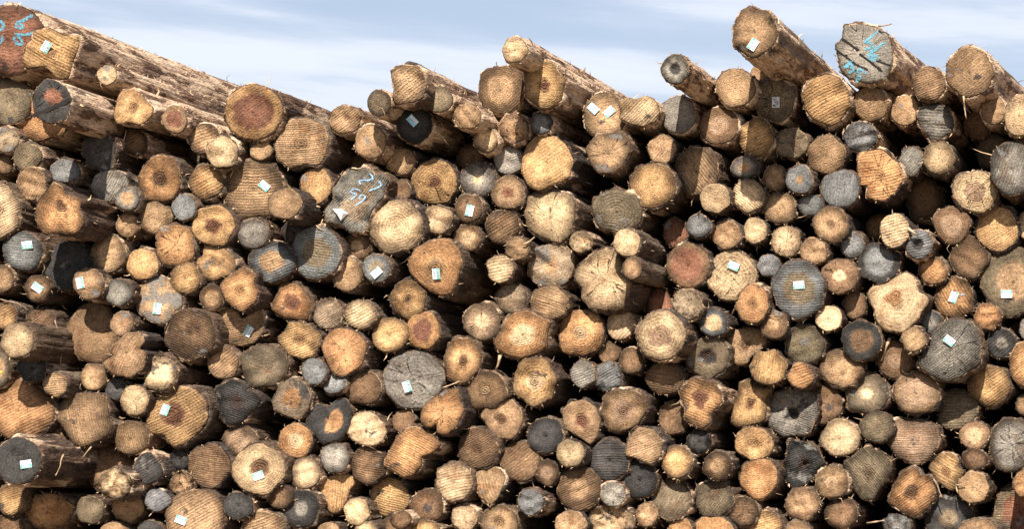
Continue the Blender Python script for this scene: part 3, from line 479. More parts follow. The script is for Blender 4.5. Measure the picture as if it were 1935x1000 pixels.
(1509, 546, 104, 110, 0.088, (2450, 930), None, {'c': 'B', 'b': 0.2, 'saw': 0.55, 'sa': 0, 'ring': 0.42, 'heart': 'L', 'hr': 0.6, 'kz': -1.0}, [(1510, 539, 3, 'CYA7764')], 'large dark log with a level tag on its face'),
(1453, 502, 44, 44, 0, (2450, 930), None, {'c': 'B', 'saw': 0.22, 'sa': 70, 'ring': 0.42, 'heart': 'B', 'hr': 0, 'kz': 1.0}, [], ''),
(1692, 571, 118, 118, 0.111, (2450, 930), [(1710, 512), (1727, 525), (1735, 547), (1755, 560), (1755, 572), (1742, 587), (1732, 607), (1707, 630), (1675, 627), (1655, 610), (1647, 582), (1637, 555), (1645, 542), (1675, 532), (1687, 522)], {'c': 'P', 'k': 1, 'off': (-0.05, 0.1), 'saw': 0.05, 'sa': 19.581308481657935, 'ring': 0.7, 'heart': 'O', 'hr': 0.35, 'kz': 1.0}, [], 'bright star-shaped log with a rusty heart'),
(1763, 512, 54, 54, 0.015, (2450, 930), None, {'c': 'O', 'e': 0.3, 'saw': 0.05, 'sa': 6.909036309477285, 'ring': 0.42, 'heart': 'O', 'hr': 0, 'kz': 1.0}, [], 'orange log, down and right of the small grey hollowed log with a frayed rim'),
(1802, 562, 78, 82, 0.003, (2450, 930), [(1800, 520), (1828, 530), (1840, 555), (1838, 585), (1815, 600), (1790, 602), (1770, 590), (1764, 560), (1772, 538), (1785, 535)], {'c': 'O', 'e': 0.35, 'saw': 0.55, 'sa': -60, 'ring': 0.42, 'heart': 'O', 'hr': 0, 'kz': -1.0}, [(1802, 562, 69, 'CYA7878')], 'rough orange log with a tag and a blue paint dab'),
(1831, 487, 72, 78, 0, (2450, 930), None, {'c': 'D', 'saw': 0.22, 'sa': 20, 'ring': 1, 'heart': 'D', 'hr': 0, 'kz': -1.0}, [], 'brown log, above the rough orange log with a tag and a blue paint dab'),
(1915, 533, 124, 130, 0.014, (2450, 930), None, {'c': 'L', 'saw': 0.22, 'sa': 10, 'ring': 0.7, 'heart': 'T', 'hr': 0.6, 'kz': 1.0}, [(1902, 556, 180, 'CYA4773')], 'very large olive log with an upside-down tag'),
(1616, 577, 46, 50, -0.036, (2450, 930), None, {'c': 'D', 'saw': 0.05, 'sa': 27.269633368319344, 'ring': 0.7, 'heart': 'D', 'hr': 0, 'kz': 1.0}, [], 'small brown log with rings, left of the bright star-shaped log with a rusty heart'),
(1566, 602, 52, 49, 0.072, (2450, 930), None, {'c': 'P', 'g': 0.3, 'saw': 0.22, 'sa': -10, 'ring': 0.42, 'heart': 'P', 'hr': 0, 'kz': -1.0}, [], 'pale log, up and right of the small bright orange log above the silvery weathered log'),
(1628, 644, 78, 78, 0.063, (2450, 930), None, {'c': 'K', 'g': 0.15, 'saw': 0.22, 'sa': 20, 'ring': 0.7, 'heart': 'D', 'hr': 0.6, 'kz': -1.0}, [], 'blackened log, down and left of the bright star-shaped log with a rusty heart'),
(1727, 642, 47, 47, 0.22, (2450, 930), None, {'c': 'T', 'g': 0.2, 'saw': 0.05, 'sa': 18.790491293098995, 'ring': 0.42, 'heart': 'T', 'hr': 0, 'kz': 1.0}, [], 'small tan log, left of the very large pale grey log with a tilted tag'),
(1758, 609, 42, 46, 0.007, (2450, 930), None, {'c': 'B', 'saw': 0.05, 'sa': 65.23650242745957, 'ring': 0.42, 'heart': 'G', 'hr': 0.5, 'kz': -1.0}, [], ''),
(1795, 662, 120, 126, 0.206, (2450, 930), [(1812, 600), (1837, 606), (1848, 623), (1856, 648), (1851, 690), (1820, 711), (1789, 725), (1751, 707), (1734, 688), (1736, 678), (1753, 644), (1768, 619), (1789, 604)], {'c': 'G', 'cr': 1, 'saw': 0.55, 'sa': 40, 'ring': 1, 'heart': 'G', 'hr': 0, 'kz': 1.0}, [(1794, 644, -38, 'CYA7473')], 'very large pale grey log with a tilted tag'),
(1866, 599, 52, 52, 0.028, (2450, 930), None, {'c': 'O', 'e': 0.3, 'saw': 0.05, 'sa': 19.62012914698536, 'ring': 0.42, 'heart': 'O', 'hr': 0, 'kz': -1.0}, [], 'orange log, down and left of the very large olive log with an upside-down tag'),
(1893, 650, 57, 57, -0, (2450, 930), None, {'c': 'K', 'saw': 0.55, 'sa': 40, 'ring': 0.42, 'heart': 'G', 'hr': 0.4, 'kz': -1.0}, [], 'blackened log, right of the very large pale grey log with a tilted tag'),
(1938, 688, 62, 86, 0.09, (2450, 930), None, {'c': 'O', 'saw': 0.55, 'sa': 35, 'ring': 0.42, 'heart': 'O', 'hr': 0, 'kz': 1.0}, [], 'orange log with a pinched edge cut off by the photo border'),
(1938, 622, 24, 42, 0, (2450, 930), None, {'c': 'G', 'saw': 0.05, 'sa': 21.37629753042336, 'ring': 0.42, 'heart': 'G', 'hr': 0, 'kz': 1.0}, [], ''),
(1870, 730, 80, 78, 0.027, (2450, 930), None, {'c': 'Y', 'saw': 0.55, 'sa': 35, 'ring': 0.42, 'heart': 'Y', 'hr': 0, 'kz': -1.0}, [], 'golden log, down and right of the very large pale grey log with a tilted tag'),
(1692, 681, 68, 72, 0, (2450, 930), None, {'c': 'D', 'saw': 0.22, 'sa': 60, 'ring': 0.7, 'heart': 'N', 'hr': 0.5, 'kz': -1.0}, [], 'brown log, up and left of the large pinkish log with a thin pale outer ring'),
(1588, 698, 84, 74, -0.024, (2450, 930), [(1548, 685), (1565, 665), (1590, 661), (1605, 675), (1628, 688), (1630, 705), (1612, 728), (1595, 735), (1565, 725), (1548, 705)], {'c': 'T', 'off': (0.1, -0.1), 'saw': 0.05, 'sa': 64.74694941369022, 'ring': 0.7, 'heart': 'D', 'hr': 0.2, 'kz': -1.0}, [], 'tan log with rings, right of the small bright orange log above the silvery weathered log'),
(1520, 652, 76, 76, -0, (2450, 930), None, {'c': 'L', 'g': 0.35, 'saw': 0.05, 'sa': 29.305686016692576, 'ring': 0.42, 'heart': 'L', 'hr': 0, 'kz': 1.0}, [], 'olive log with grey stain, above the small bright orange log above the silvery weathered log'),
(1462, 613, 52, 58, 0.084, (2450, 930), None, {'c': 'D', 'g': 0.3, 'saw': 0.05, 'sa': 63.48140424738481, 'ring': 0.42, 'heart': 'T', 'hr': 0.45, 'kz': 1.0}, [], 'brown log, up and left of the small bright orange log above the silvery weathered log'),
(1452, 695, 70, 68, 0.062, (2450, 930), None, {'c': 'Y', 'b': 0.2, 'saw': 0.55, 'sa': 80, 'ring': 0.42, 'heart': 'Y', 'hr': 0, 'kz': 1.0}, [], 'golden log, left of the small bright orange log above the silvery weathered log'),
(1409, 654, 79, 73, -0.048, (2450, 930), [(1372, 640), (1390, 622), (1420, 618), (1445, 625), (1449, 645), (1435, 665), (1420, 675), (1412, 690), (1390, 690), (1372, 668)], {'c': 'T', 'k': 1, 'saw': 0.05, 'sa': 27.43340316139004, 'ring': 0.7, 'heart': 'T', 'hr': 0, 'kz': -1.0}, [], 'tan log with a knot, right of the grey-brown log with a black rotten heart'),
(1348, 610, 54, 54, 0.072, (2450, 930), None, {'c': 'B', 'e': 0.2, 'saw': 0.05, 'sa': 72.69179271274524, 'ring': 0.42, 'heart': 'P', 'hr': 0.62, 'kz': 1.0}, [], 'small round log with a blue-grey rim and pale heart'),
(1336, 676, 82, 82, -0.007, (2450, 930), None, {'c': 'L', 'k': 1, 'g': 0.3, 'saw': 0.05, 'sa': 23.950499191833508, 'ring': 0.42, 'heart': 'K', 'hr': 0.4, 'kz': 1.0}, [], 'grey-brown log with a black rotten heart'),
(1248, 634, 92, 98, 0.19, (2450, 930), None, {'c': 'P', 'e': 0.15, 'saw': 0.05, 'sa': 62.39281281342686, 'ring': 1, 'heart': 'N', 'hr': 0.5, 'kz': 1.0}, [], 'large pale log with a cracked brown heart'),
(1174, 615, 58, 56, -0, (2450, 930), None, {'c': 'P', 'saw': 0.55, 'sa': 45, 'ring': 0.42, 'heart': 'P', 'hr': 0, 'kz': 1.0}, [], 'pale log with saw ridges, left of the large pale log with a cracked brown heart'),
(1097, 630, 88, 94, -0, (2450, 930), None, {'c': 'O', 'k': 1, 'e': 0.15, 'saw': 0.05, 'sa': -1.3156373183709729, 'ring': 1, 'heart': 'P', 'hr': 0.3, 'kz': 1.0}, [], 'orange log with a flame-like knot and pale centre'),
(1037, 573, 72, 66, 0.059, (2450, 930), None, {'c': 'T', 'saw': 0.55, 'sa': -20, 'ring': 0.42, 'heart': 'T', 'hr': 0, 'kz': -1.0}, [], 'tan log, up and right of the large orange log with many rings and rounded points'),
(966, 563, 64, 62, -0.024, (2450, 930), None, {'c': 'M', 'g': 0.2, 'saw': 0.22, 'sa': 10, 'ring': 0.42, 'heart': 'M', 'hr': 0, 'kz': 1.0}, [], 'grey-tan log, above the large orange log with many rings and rounded points'),
(988, 632, 114, 100, 0.073, (2450, 930), [(995, 585), (1015, 595), (1042, 607), (1035, 632), (1035, 655), (1015, 672), (985, 681), (952, 672), (937, 662), (931, 645), (947, 627), (952, 605), (972, 590)], {'c': 'O', 'w': 0.02, 'saw': 0.05, 'sa': 62.613760023134446, 'ring': 1, 'heart': 'P', 'hr': 0.5, 'kz': -1.0}, [], 'large orange log with many rings and rounded points'),
(910, 608, 70, 74, -0, (2450, 930), None, {'c': 'N', 'cr': 1, 'saw': 0.05, 'sa': 31.50094739085762, 'ring': 0.42, 'heart': 'P', 'hr': 0.4, 'kz': -1.0}, [], 'dusty brown log, up and right of the golden log with a square brown knot'),
(799, 625, 64, 74, 0.029, (2450, 930), None, {'c': 'O', 'w': 0.05, 'saw': 0.05, 'sa': 32.38404370489869, 'ring': 0.7, 'heart': 'R', 'hr': 0.6, 'kz': 1.0}, [], 'reddish oval log with a brown band'),
(876, 680, 76, 90, 0.021, (2450, 930), [(843, 660), (858, 640), (885, 637), (900, 650), (910, 675), (905, 700), (885, 722), (865, 728), (845, 715), (838, 690)], {'c': 'Y', 'k': 1, 'saw': 0.05, 'sa': 64.55643631387824, 'ring': 0.42, 'heart': 'D', 'hr': 0.25, 'kz': 1.0}, [], 'golden log with a square brown knot'),
(782, 718, 118, 114, -0.027, (2450, 930), None, {'c': 'G', 'cr': 1, 'saw': 0.05, 'sa': 69.13944114003938, 'ring': 0.7, 'heart': 'G', 'hr': 0, 'kz': 1.0}, [(769, 731, 108, 'CYA3741')], 'very large grey log with curved rings and a tag'),
(836, 778, 84, 92, 0.136, (2450, 930), [(842, 735), (867, 732), (870, 757), (877, 777), (862, 807), (840, 826), (824, 819), (824, 800), (818, 808), (802, 810), (792, 792), (797, 770), (817, 752)], {'c': 'O', 'cr': 1, 'saw': 0.05, 'sa': 73.26725100190906, 'ring': 0.42, 'heart': 'O', 'hr': 0, 'kz': 1.0}, [], 'two-lobed orange log with a deep slit'),
(917, 738, 82, 76, 0.016, (2450, 930), None, {'c': 'D', 'k': 1, 'w': 0.05, 'saw': 0.05, 'sa': 0.0845098791234058, 'ring': 0.42, 'heart': 'P', 'hr': 0.2, 'kz': 1.0}, [], 'brown log, down and right of the golden log with a square brown knot'),
(1010, 721, 84, 92, 0.044, (2450, 930), None, {'c': 'Y', 'k': 1, 'e': 0.2, 'w': 0.05, 'saw': 0.05, 'sa': 24.391894640332154, 'ring': 1, 'heart': 'P', 'hr': 0.45, 'kz': 1.0}, [], 'peach log with a crumpled swirling heart'),
(949, 792, 86, 84, -0.001, (2450, 930), [(907, 785), (920, 765), (945, 752), (970, 755), (985, 775), (988, 795), (980, 815), (968, 832), (935, 830), (922, 810)], {'c': 'T', 'k': 1, 'w': 0.03, 'saw': 0.05, 'sa': 62.81503816550758, 'ring': 0.42, 'heart': 'D', 'hr': 0.35, 'kz': 1.0}, [], 'large tan log, down and left of the peach log with a crumpled swirling heart'),
(1101, 707, 50, 51, 0.011, (2450, 930), None, {'c': 'G', 'saw': 0.55, 'sa': 20, 'ring': 0.42, 'heart': 'G', 'hr': 0, 'kz': 1.0}, [], 'grey log with saw ridges, left of the small crumbly grey log with a rough face'),
(1147, 712, 58, 54, -0.003, (2450, 930), None, {'c': 'B', 'e': 0.6, 'saw': 0.55, 'sa': 30, 'ring': 0.42, 'heart': 'B', 'hr': 0, 'kz': -1.0}, [], 'small crumbly grey log with a rough face'),
(1192, 682, 48, 50, 0, (2450, 930), None, {'c': 'D', 'saw': 0.05, 'sa': 18.046375947258742, 'ring': 0.7, 'heart': 'D', 'hr': 0, 'kz': 1.0}, [], 'small brown log, up and right of the small crumbly grey log with a rough face'),
(1151, 668, 40, 42, -0.04, (2450, 930), None, {'c': 'D', 'saw': 0.05, 'sa': 2.034989585421691, 'ring': 0.42, 'heart': 'D', 'hr': 0, 'kz': -1.0}, [], ''),
(1255, 715, 74, 62, 0, (2450, 930), None, {'c': 'D', 'saw': 0.55, 'sa': -10, 'ring': 0.42, 'heart': 'D', 'hr': 0, 'kz': 1.0}, [], 'brown log with saw ridges, below the large pale log with a cracked brown heart'),
(1325, 757, 86, 100, 0.095, (2450, 930), [(1307, 712), (1325, 717), (1350, 722), (1365, 745), (1368, 762), (1350, 775), (1340, 787), (1342, 800), (1325, 812), (1305, 802), (1292, 792), (1292, 770), (1280, 740)], {'c': 'O', 'k': 1, 'saw': 0.55, 'sa': -20, 'ring': 0.42, 'heart': 'R', 'hr': 0.4, 'kz': -1.0}, [], 'ragged orange log with a torn lower edge'),
(1418, 765, 76, 86, -0.08, (2450, 930), [(1395, 722), (1417, 716), (1432, 730), (1460, 735), (1450, 755), (1450, 770), (1447, 795), (1432, 802), (1395, 809), (1380, 797), (1385, 765), (1395, 745)], {'c': 'Y', 'k': 1, 'saw': 0.55, 'sa': 85, 'ring': 0.42, 'heart': 'R', 'hr': 0.22, 'kz': -1.0}, [], 'golden bell-shaped log with a rusty core'),
(1496, 782, 104, 92, -0.08, (2450, 930), [(1465, 742), (1490, 735), (1527, 737), (1540, 747), (1547, 775), (1540, 800), (1530, 822), (1477, 827), (1445, 805), (1455, 790), (1452, 762)], {'c': 'G', 'b': 0.3, 'e': 0.4, 'saw': 0.55, 'sa': -20, 'ring': 0.42, 'heart': 'K', 'hr': 0.3, 'kz': 1.0}, [], 'large silvery weathered log with a lumpy face'),
(1513, 711, 49, 50, 0.118, (2450, 930), None, {'c': 'O', 'saw': 0.55, 'sa': 20, 'ring': 0.42, 'heart': 'O', 'hr': 0, 'kz': 1.0}, [], 'small bright orange log above the silvery weathered log'),
(1638, 745, 84, 76, -0.038, (2450, 930), None, {'c': 'L', 'g': 0.3, 'w': 0.05, 'saw': 0.05, 'sa': -1.7292773034601954, 'ring': 0.42, 'heart': 'P', 'hr': 0.35, 'kz': 1.0}, [], 'olive log, left of the large pinkish log with a thin pale outer ring'),
(1731, 743, 90, 80, 0.054, (2450, 930), None, {'c': 'T', 'saw': 0.05, 'sa': 27.57620546635424, 'ring': 0.7, 'heart': 'N', 'hr': 0.78, 'kz': -1.0}, [], 'large pinkish log with a thin pale outer ring'),
(1808, 775, 80, 80, -0.077, (2450, 930), [(1770, 750), (1795, 737), (1825, 738), (1848, 755), (1850, 780), (1835, 800), (1815, 812), (1790, 812), (1770, 795), (1775, 772)], {'c': 'L', 'w': 0.04, 'saw': 0.55, 'sa': 0, 'ring': 0.7, 'heart': 'L', 'hr': 0, 'kz': -1.0}, [], 'olive log, right of the large pinkish log with a thin pale outer ring'),
(1588, 828, 74, 72, -0, (2450, 930), None, {'c': 'P', 'g': 0.35, 'saw': 0.05, 'sa': 1.0730376222180453, 'ring': 0.42, 'heart': 'P', 'hr': 0, 'kz': 1.0}, [], 'pale log with grey stain, up and right of the lumpy blackened log with silvery edges'),
(1657, 808, 66, 60, 0.018, (2450, 930), None, {'c': 'L', 'g': 0.3, 'saw': 0.22, 'sa': 15, 'ring': 0.42, 'heart': 'L', 'hr': 0, 'kz': -1.0}, [], 'olive log with grey stain, left of the large brownish-pink log with level saw lines'),
(1724, 832, 106, 94, 0.004, (2450, 930), [(1685, 795), (1700, 788), (1745, 792), (1773, 805), (1776, 840), (1755, 868), (1730, 880), (1695, 865), (1674, 838)], {'c': 'N', 'saw': 0.55, 'sa': 0, 'ring': 0.7, 'heart': 'N', 'hr': 0, 'kz': -1.0}, [], 'large brownish-pink log with level saw lines'),
(1642, 893, 90, 104, 0.017, (2450, 930), [(1640, 841), (1660, 852), (1685, 867), (1687, 890), (1665, 922), (1652, 945), (1630, 946), (1615, 930), (1605, 900), (1592, 875), (1620, 855)], {'c': 'L', 'k': 1, 'saw': 0.55, 'sa': -50, 'ring': 0.42, 'heart': 'L', 'hr': 0, 'kz': 1.0}, [], 'brown kite-shaped log with steep saw lines'),
(1520, 877, 84, 92, -0.086, (2450, 930), [(1490, 832), (1527, 835), (1550, 855), (1562, 877), (1540, 900), (1532, 912), (1500, 925), (1482, 912), (1480, 875), (1487, 857)], {'c': 'K', 'e': 0.5, 'k': 1, 'g': 0.4, 'saw': 0.55, 'sa': 20, 'ring': 0.42, 'heart': 'K', 'hr': 0, 'kz': -1.0}, [], 'lumpy blackened log with silvery edges'),
(1572, 912, 66, 62, 0.034, (2450, 930), None, {'c': 'T', 'saw': 0.05, 'sa': 27.48532764687571, 'ring': 0.7, 'heart': 'P', 'hr': 0.4, 'kz': 1.0}, [], 'tan log with pale heart, down and right of the lumpy blackened log with silvery edges'),
(1516, 953, 66, 65, -0, (2450, 930), None, {'c': 'T', 'e': 0.3, 'saw': 0.05, 'sa': 24.52685088645722, 'ring': 0.42, 'heart': 'T', 'hr': 0, 'kz': -1.0}, [], 'tan log with frayed edge, below the lumpy blackened log with silvery edges'),
(1589, 971, 64, 60, 0, (2450, 930), None, {'c': 'D', 'saw': 0.22, 'sa': -50, 'ring': 0.7, 'heart': 'D', 'hr': 0, 'kz': 1.0}, [], 'brown log with rings, down and left of the brown kite-shaped log with steep saw lines'),
(1434, 905, 74, 76, 0.041, (2450, 930), None, {'c': 'O', 'w': 0.04, 'saw': 0.22, 'sa': 0, 'ring': 0.7, 'heart': 'O', 'hr': 0, 'kz': -1.0}, [], 'orange log with rings, left of the lumpy blackened log with silvery edges'),
(1424, 839, 74, 66, -0.006, (2450, 930), None, {'c': 'Y', 'k': 1, 'saw': 0.22, 'sa': 30, 'ring': 0.7, 'heart': 'Y', 'hr': 0, 'kz': -1.0}, [], 'golden log with a knot, below the golden bell-shaped log with a rusty core'),
(1321, 835, 48, 46, 0.036, (2450, 930), None, {'c': 'K', 'e': 0.5, 'saw': 0.05, 'sa': 67.40986815859709, 'ring': 0.42, 'heart': 'K', 'hr': 0, 'kz': 1.0}, [], 'small black log with a thin bark ring'),
(1279, 874, 60, 60, 0.072, (2450, 930), None, {'c': 'Y', 'e': 0.1, 'saw': 0.05, 'sa': 29.486275112968457, 'ring': 0.42, 'heart': 'Y', 'hr': 0, 'kz': 1.0}, [], 'golden log, down and left of the small black log with a thin bark ring'),
(1218, 843, 74, 72, 0.075, (2450, 930), [(1180, 860), (1187, 825), (1205, 808), (1235, 810), (1253, 835), (1250, 862), (1230, 880), (1205, 868)], {'c': 'T', 'saw': 0.55, 'sa': 20, 'ring': 0.7, 'heart': 'T', 'hr': 0, 'kz': -1.0}, [], 'tan log with saw ridges, left of the small black log with a thin bark ring'),
(1355, 881, 56, 56, 0.072, (2450, 930), None, {'c': 'D', 'saw': 0.05, 'sa': 14.666185606919475, 'ring': 0.7, 'heart': 'T', 'hr': 0.5, 'kz': -1.0}, [], 'brown log, down and right of the small black log with a thin bark ring'),
(1151, 870, 76, 82, -0.006, (2450, 930), None, {'c': 'K', 'saw': 0.55, 'sa': 0, 'ring': 0.42, 'heart': 'K', 'hr': 0, 'kz': 1.0}, [], 'blackened log with saw ridges, below the small crumbly grey log with a rough face'),
(1208, 908, 70, 70, 0.012, (2450, 930), None, {'c': 'K', 'b': 0.2, 'saw': 0.22, 'sa': 30, 'ring': 0.42, 'heart': 'K', 'hr': 0, 'kz': 1.0}, [], 'blackened log, down and left of the small black log with a thin bark ring'),
(1268, 944, 76, 80, -0.007, (2450, 930), None, {'c': 'L', 'b': 0.2, 'saw': 0.55, 'sa': 60, 'ring': 0.42, 'heart': 'L', 'hr': 0, 'kz': -1.0}, [], 'olive log, down and left of the small black log with a thin bark ring'),
(1348, 944, 78, 72, -0.016, (2450, 930), None, {'c': 'L', 'b': 0.2, 'saw': 0.55, 'sa': 50, 'ring': 0.42, 'heart': 'L', 'hr': 0, 'kz': -1.0}, [], 'olive log with black stain, below the small black log with a thin bark ring'),
(1404, 968, 58, 58, 0.012, (2450, 930), None, {'c': 'D', 'cr': 1, 'saw': 0.22, 'sa': 0, 'ring': 0.42, 'heart': 'D', 'hr': 0, 'kz': -1.0}, [], 'brown log with a crack, down and left of the lumpy blackened log with silvery edges'),
(1158, 935, 50, 48, 0.028, (2450, 930), None, {'c': 'G', 'cr': 1, 'saw': 0.05, 'sa': 76.9172758041481, 'ring': 0.42, 'heart': 'G', 'hr': 0, 'kz': 1.0}, [], 'small grey log, below the large tan log with a reddish inner ring and jagged outline'),
(1155, 987, 92, 70, -0.042, (2450, 930), None, {'c': 'P', 'b': 0.4, 'e': 0.5, 'saw': 0.05, 'sa': 18.972315701981465, 'ring': 0.42, 'heart': 'P', 'hr': 0, 'kz': 1.0}, [], 'pale log, below the large tan log with a reddish inner ring and jagged outline'),
(1222, 974, 44, 46, 0.007, (2450, 930), None, {'c': 'T', 'e': 0.3, 'saw': 0.05, 'sa': -20.906026080411266, 'ring': 0.42, 'heart': 'T', 'hr': 0, 'kz': -1.0}, [], 'small tan log, down and left of the small black log with a thin bark ring'),
(1285, 1003, 46, 50, 0, (2450, 930), None, {'c': 'O', 'saw': 0.05, 'sa': -5.833695415937026, 'ring': 0.42, 'heart': 'O', 'hr': 0, 'kz': -1.0}, [], ''),
(1345, 1003, 80, 54, -0.002, (2450, 930), None, {'c': 'O', 'saw': 0.05, 'sa': 72.9650749613388, 'ring': 0.7, 'heart': 'O', 'hr': 0, 'kz': -1.0}, [], ''),
(1444, 995, 70, 60, -0.002, (2450, 930), None, {'c': 'Y', 'saw': 0.55, 'sa': 20, 'ring': 0.42, 'heart': 'Y', 'hr': 0, 'kz': -1.0}, [], 'golden log with saw ridges, down and left of the lumpy blackened log with silvery edges'),
(1505, 1004, 52, 36, 0, (2450, 930), None, {'c': 'T', 'saw': 0.05, 'sa': -0.7185624316873191, 'ring': 0.42, 'heart': 'T', 'hr': 0, 'kz': 1.0}, [], ''),
(1179, 778, 92, 86, 0.036, (2450, 930), [(1140, 745), (1165, 735), (1200, 738), (1225, 752), (1222, 780), (1205, 805), (1172, 820), (1150, 815), (1135, 785)], {'c': 'T', 'k': 1, 'saw': 0.05, 'sa': -17.86244850931699, 'ring': 0.7, 'heart': 'N', 'hr': 0.6, 'kz': -1.0}, [], 'large tan log with a reddish inner ring and jagged outline'),
(1272, 790, 56, 66, -0.108, (2450, 930), None, {'c': 'D', 'saw': 0.05, 'sa': 16.27403692541442, 'ring': 0.7, 'heart': 'D', 'hr': 0, 'kz': 1.0}, [], 'brown log, down and left of the ragged orange log with a torn lower edge'),
(1098, 798, 76, 88, 0.005, (2450, 930), [(1062, 775), (1075, 760), (1105, 755), (1128, 770), (1136, 795), (1130, 825), (1115, 842), (1090, 825), (1065, 812)], {'c': 'T', 'k': 1, 'saw': 0.05, 'sa': 13.611396739550594, 'ring': 0.42, 'heart': 'R', 'hr': 0.35, 'kz': -1.0}, [], 'tan log, left of the large tan log with a reddish inner ring and jagged outline'),
(1030, 824, 72, 68, 0.007, (2450, 930), None, {'c': 'K', 'g': 0.2, 'b': 0.2, 'saw': 0.05, 'sa': 65.4764218976191, 'ring': 0.42, 'heart': 'K', 'hr': 0, 'kz': 1.0}, [], 'blackened log with black stain, below the peach log with a crumpled swirling heart'),
(1077, 858, 53, 54, 0.084, (2450, 930), None, {'c': 'P', 'e': 0.2, 'saw': 0.05, 'sa': 32.87276002628293, 'ring': 0.42, 'heart': 'P', 'hr': 0, 'kz': 1.0}, [], 'pale log, down and right of the peach log with a crumpled swirling heart'),
(982, 871, 76, 78, -0.016, (2450, 930), None, {'c': 'D', 'saw': 0.55, 'sa': 40, 'ring': 0.42, 'heart': 'D', 'hr': 0, 'kz': -1.0}, [], 'brown log, up and right of the shield-shaped tan log with vertical saw ridges'),
(903, 848, 74, 80, 0.013, (2450, 930), None, {'c': 'D', 'k': 1, 'saw': 0.55, 'sa': 28, 'ring': 0.42, 'heart': 'D', 'hr': 0.2, 'kz': 1.0}, [], 'dark tan log with parallel ridges and a dark pith'),
(782, 860, 100, 106, 0.072, (2450, 930), [(785, 805), (810, 815), (835, 840), (822, 855), (797, 865), (797, 880), (780, 900), (760, 905), (722, 880), (727, 862), (750, 825), (770, 807)], {'c': 'O', 'b': 0.15, 'saw': 0.55, 'sa': -30, 'ring': 0.42, 'heart': 'O', 'hr': 0, 'kz': 1.0}, [], 'splintered orange log with a chevron outline'),
(695, 880, 66, 76, -0.006, (2450, 930), None, {'c': 'D', 'saw': 0.55, 'sa': -12, 'ring': 0.42, 'heart': 'D', 'hr': 0.5, 'kz': 1.0}, [], 'brown log with saw ridges, up and right of the golden triangular log near the bottom'),
(693, 811, 72, 66, 0.012, (2450, 930), None, {'c': 'P', 'b': 0.3, 'e': 0.3, 'saw': 0.05, 'sa': 19.72385361841703, 'ring': 0.42, 'heart': 'P', 'hr': 0, 'kz': 1.0}, [], 'pale log with frayed edge, right of the black-edged log with a saddle-shaped top'),
(620, 795, 90, 94, -0.005, (2450, 930), [(577, 780), (597, 760), (620, 770), (637, 752), (655, 752), (666, 775), (660, 812), (642, 832), (610, 842), (595, 825), (577, 807)], {'c': 'K', 'off': (0.2, -0.1), 'saw': 0.05, 'sa': 26.58250266584242, 'ring': 0.42, 'heart': 'O', 'hr': 0.5, 'kz': 1.0}, [], 'black-edged log with a saddle-shaped top'),
(551, 752, 78, 86, 0.012, (2450, 930), [(513, 760), (525, 728), (555, 712), (580, 722), (588, 755), (583, 780), (560, 796), (535, 785), (516, 778)], {'c': 'M', 'b': 0.4, 'e': 0.2, 'saw': 0.05, 'sa': 29.55864355691902, 'ring': 0.42, 'heart': 'O', 'hr': 0.5, 'kz': 1.0}, [], 'grey-tan log, down and right of the broad olive log with a chewed pale patch'),
(450, 758, 92, 92, 0.011, (2450, 930), [(405, 732), (437, 716), (462, 727), (467, 740), (480, 740), (495, 757), (480, 777), (455, 800), (430, 806), (415, 790), (412, 767)], {'c': 'K', 'k': 1, 'g': 0.25, 'b': 0.2, 'saw': 0.55, 'sa': -20, 'ring': 0.42, 'heart': 'K', 'hr': 0, 'kz': 1.0}, [], 'heart-shaped charred grey log'),
(496, 693, 98, 84, -0.003, (2450, 930), None, {'c': 'L', 'g': 0.2, 'off': (0.1, -0.15), 'e': 0.1, 'saw': 0.05, 'sa': -20.583161918488862, 'ring': 0.42, 'heart': 'D', 'hr': 0.2, 'kz': -1.0}, [], 'broad olive log with a chewed pale patch'),
(421, 686, 60, 63, 0.003, (2450, 930), None, {'c': 'T', 'saw': 0.55, 'sa': 40, 'ring': 0.42, 'heart': 'T', 'hr': 0, 'kz': -1.0}, [], 'tan log with saw ridges, left of the broad olive log with a chewed pale patch'),
(457, 618, 92, 78, -0.046, (2450, 930), [(410, 590), (430, 580), (450, 590), (456, 602), (468, 598), (475, 585), (490, 580), (500, 600), (497, 630), (480, 650), (455, 655), (415, 650), (409, 620)], {'c': 'T', 'off': (0, 0.25), 'saw': 0.55, 'sa': 12, 'ring': 0.42, 'heart': 'D', 'hr': 0.25, 'kz': 1.0}, [(470, 626, -125, 'CYA7790')], 'tan tagged log with a notch under the wedge-shaped orange log'),
(565, 643, 86, 72, 0.007, (2450, 930), [(545, 608), (580, 610), (607, 632), (605, 655), (590, 675), (570, 680), (545, 672), (525, 650), (523, 638), (540, 622)], {'c': 'Y', 'k': 1, 'saw': 0.55, 'sa': 20, 'ring': 1, 'heart': 'D', 'hr': 0.12, 'kz': -1.0}, [], 'golden hexagonal log with a small dark pith'),
(650, 663, 86, 88, 0.054, (2450, 930), None, {'c': 'O', 'cr': 1, 'w': 0.04, 'saw': 0.05, 'sa': 28.484027462908507, 'ring': 1, 'heart': 'O', 'hr': 0, 'kz': 1.0}, [], 'orange-brown log with wandering rings'),
(592, 702, 50, 51, 0.032, (2450, 930), None, {'c': 'B', 'e': 0.3, 'saw': 0.05, 'sa': 29.511871802534984, 'ring': 0.42, 'heart': 'B', 'hr': 0, 'kz': -1.0}, [], 'blue-grey log with frayed edge, below the golden hexagonal log with a small dark pith'),
(630, 724, 44, 44, 0.023, (2450, 930), None, {'c': 'B', 'saw': 0.05, 'sa': 32.31616021386111, 'ring': 0.7, 'heart': 'B', 'hr': 0, 'kz': -1.0}, [], ''),
